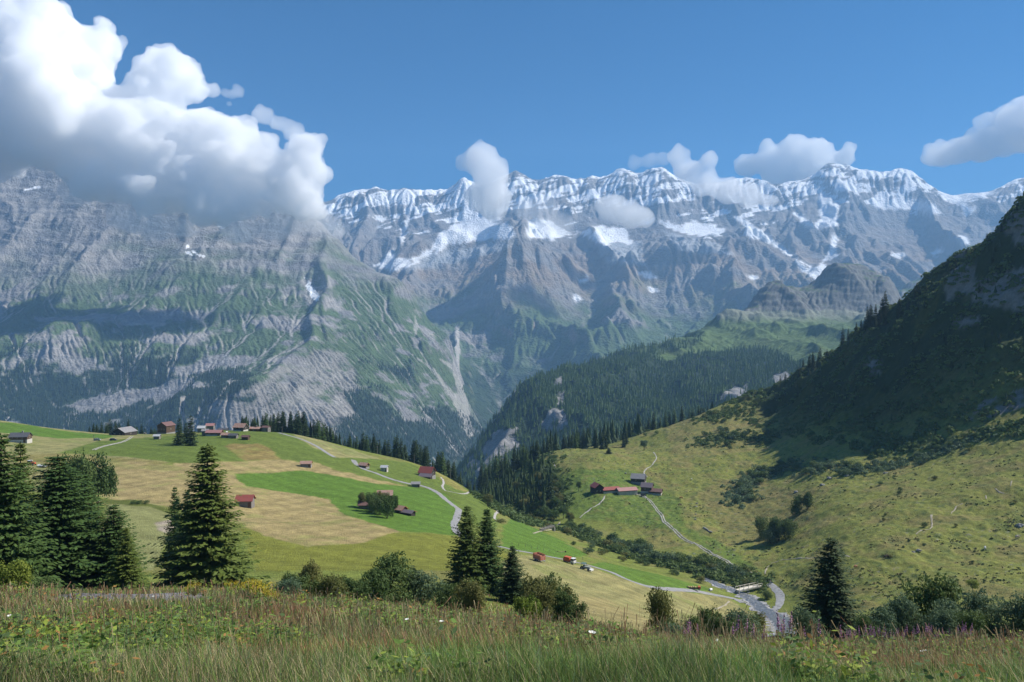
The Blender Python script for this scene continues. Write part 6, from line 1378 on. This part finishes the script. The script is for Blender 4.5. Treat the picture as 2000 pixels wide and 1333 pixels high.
cloud("cloud", 4400, [(515, 222, 20, 0), (545, 245, 18, 0), (575, 262, 20, 0), (610, 290, 20, 0)], "curl of cloud above the right shoulder of the huge left cloud", "mid", 14, 2, disp=.5)
cloud("cloud", 4400, [(440, 182, 12, 0), (460, 182, 14, 0), (450, 205, 8, 0)], "tiny cloud puff floating just right of the huge left cloud top", "mid", 10, 3, disp=.35)
cloud("cloud", 6600, [(935, 315, 36, 0), (955, 345, 38, 0), (950, 385, 40, 0), (905, 320, 18, 0), (940, 295, 22, 0), (965, 415, 25, 0)], "upright white cloud standing before the snowy crest near the pointed peak", "mid", 24, 4, disp=.6)
cloud("cloud", 6700, [(1040, 415, 30, 0), (1080, 430, 24, 0), (1100, 440, 25, 0), (1060, 400, 20, 0)], "thin veil of cloud low on the snowy wall right of the upright cloud", "thin", 24, 5, disp=.6)
cloud("cloud", 6800, [(1195, 415, 28, 0), (1230, 425, 30, 0), (1205, 395, 20, 0), (1260, 430, 20, 0)], "soft grey cloud patch hanging on the middle of the snowy wall", "mid", 24, 6, disp=.6)
cloud("cloud", 7600, [(1325, 305, 22, 0), (1340, 335, 26, 0), (1375, 360, 28, 0), (1420, 375, 28, 0), (1465, 385, 26, 0), (1500, 392, 20, 0), (1385, 312, 16, 0)], "cloud bank slanting down across the crest right of centre", "mid", 26, 7, disp=.6)
cloud("cloud", 11500, [(1465, 325, 26, 0), (1510, 315, 34, 0), (1560, 305, 40, 0), (1600, 290, 24, 0), (1645, 310, 22, 0), (1660, 290, 12, 0), (1590, 330, 40, 0), (1520, 340, 34, 0)], "wide white cloud behind the highest right hand summit", "mid", 40, 8, disp=.9)
cloud("cloud", 11500, [(1240, 320, 16, 0), (1270, 314, 18, 0), (1295, 312, 16, 0)], "flat streak of cloud behind the crest left of the slanting bank", "thin", 34, 9, disp=.7)
cloud("cloud", 7000, [(1830, 305, 26, 0), (1870, 295, 32, 0), (1920, 285, 38, 0), (1970, 270, 40, 0), (1960, 235, 26, 0), (1920, 240, 16, 0), (2020, 250, 60, 0)], "flat bottomed white cloud cut off by the right edge of the sky", "mid", 22, 10, disp=.7)

cloud("cloud", 4250, [(240, 425, 34, 0), (300, 440, 30, 0), (360, 440, 30, 60), (470, 445, 34, 60), (540, 440, 36, 100), (610, 430, 34, 120), (650, 450, 26, 150), (150, 380, 34, 0)], "thin grey veil of mist trailing below the huge left cloud over the rock", "veil", 22, 11, disp=.9)

# ================================================================== AIR
def haze_box():
    me = bpy.data.meshes.new("haze"); bm = bmesh.new(); bmesh.ops.create_cube(bm, size=1.0); bm.to_mesh(me); bm.free()
    o = link("haze", me); o.scale = (32000, 12500, 4000); o.location = (0, 4250, 600)
    m = bpy.data.materials.new("haze_air"); m.use_nodes = True; nt = m.node_tree.nodes; nt.remove(nt["Principled BSDF"])
    pv = nt.new("ShaderNodeVolumePrincipled"); pv.inputs["Color"].default_value = (0.32, 0.58, 0.92, 1)
    pv.inputs["Density"].default_value = HAZE; pv.inputs["Anisotropy"].default_value = 0.1
    m.node_tree.links.new(pv.outputs[0], nt["Material Output"].inputs["Volume"])
    me.materials.append(m); tag(o, "thin blue summer haze filling the whole valley air", "haze", kind="stuff")
HAZE = 7.0e-5
haze_box()
print("script time", time.time()-T0)

# ================================================================== LABELS THAT SINGLE OUT
def relabel():
    ORD = "first second third fourth fifth sixth seventh eighth ninth tenth eleventh twelfth".split()
    by = {}
    for o in COL.objects:
        if o.parent is None and "label" in o and "group" in o: by.setdefault((o["group"], o["label"]), []).append(o)
    for (g, l), os_ in by.items():
        n = len(os_)
        if n < 2: continue
        os_.sort(key=lambda o: o.location.x/o.location.y); w = len(l.split())
        for i, o in enumerate(os_):
            if n <= 12: t = ("leftmost" if i == 0 else "rightmost" if i == n-1 else ORD[i]+" from left")
            else:
                k = min(4, i*5//n); t = ("left end", "left half", "middle", "right half", "right end")[k]
                rr = sorted(os_, key=lambda q: -q.scale[2]); 
            if w+len(t.split()) <= 16: o["label"] = l+", "+t
relabel()
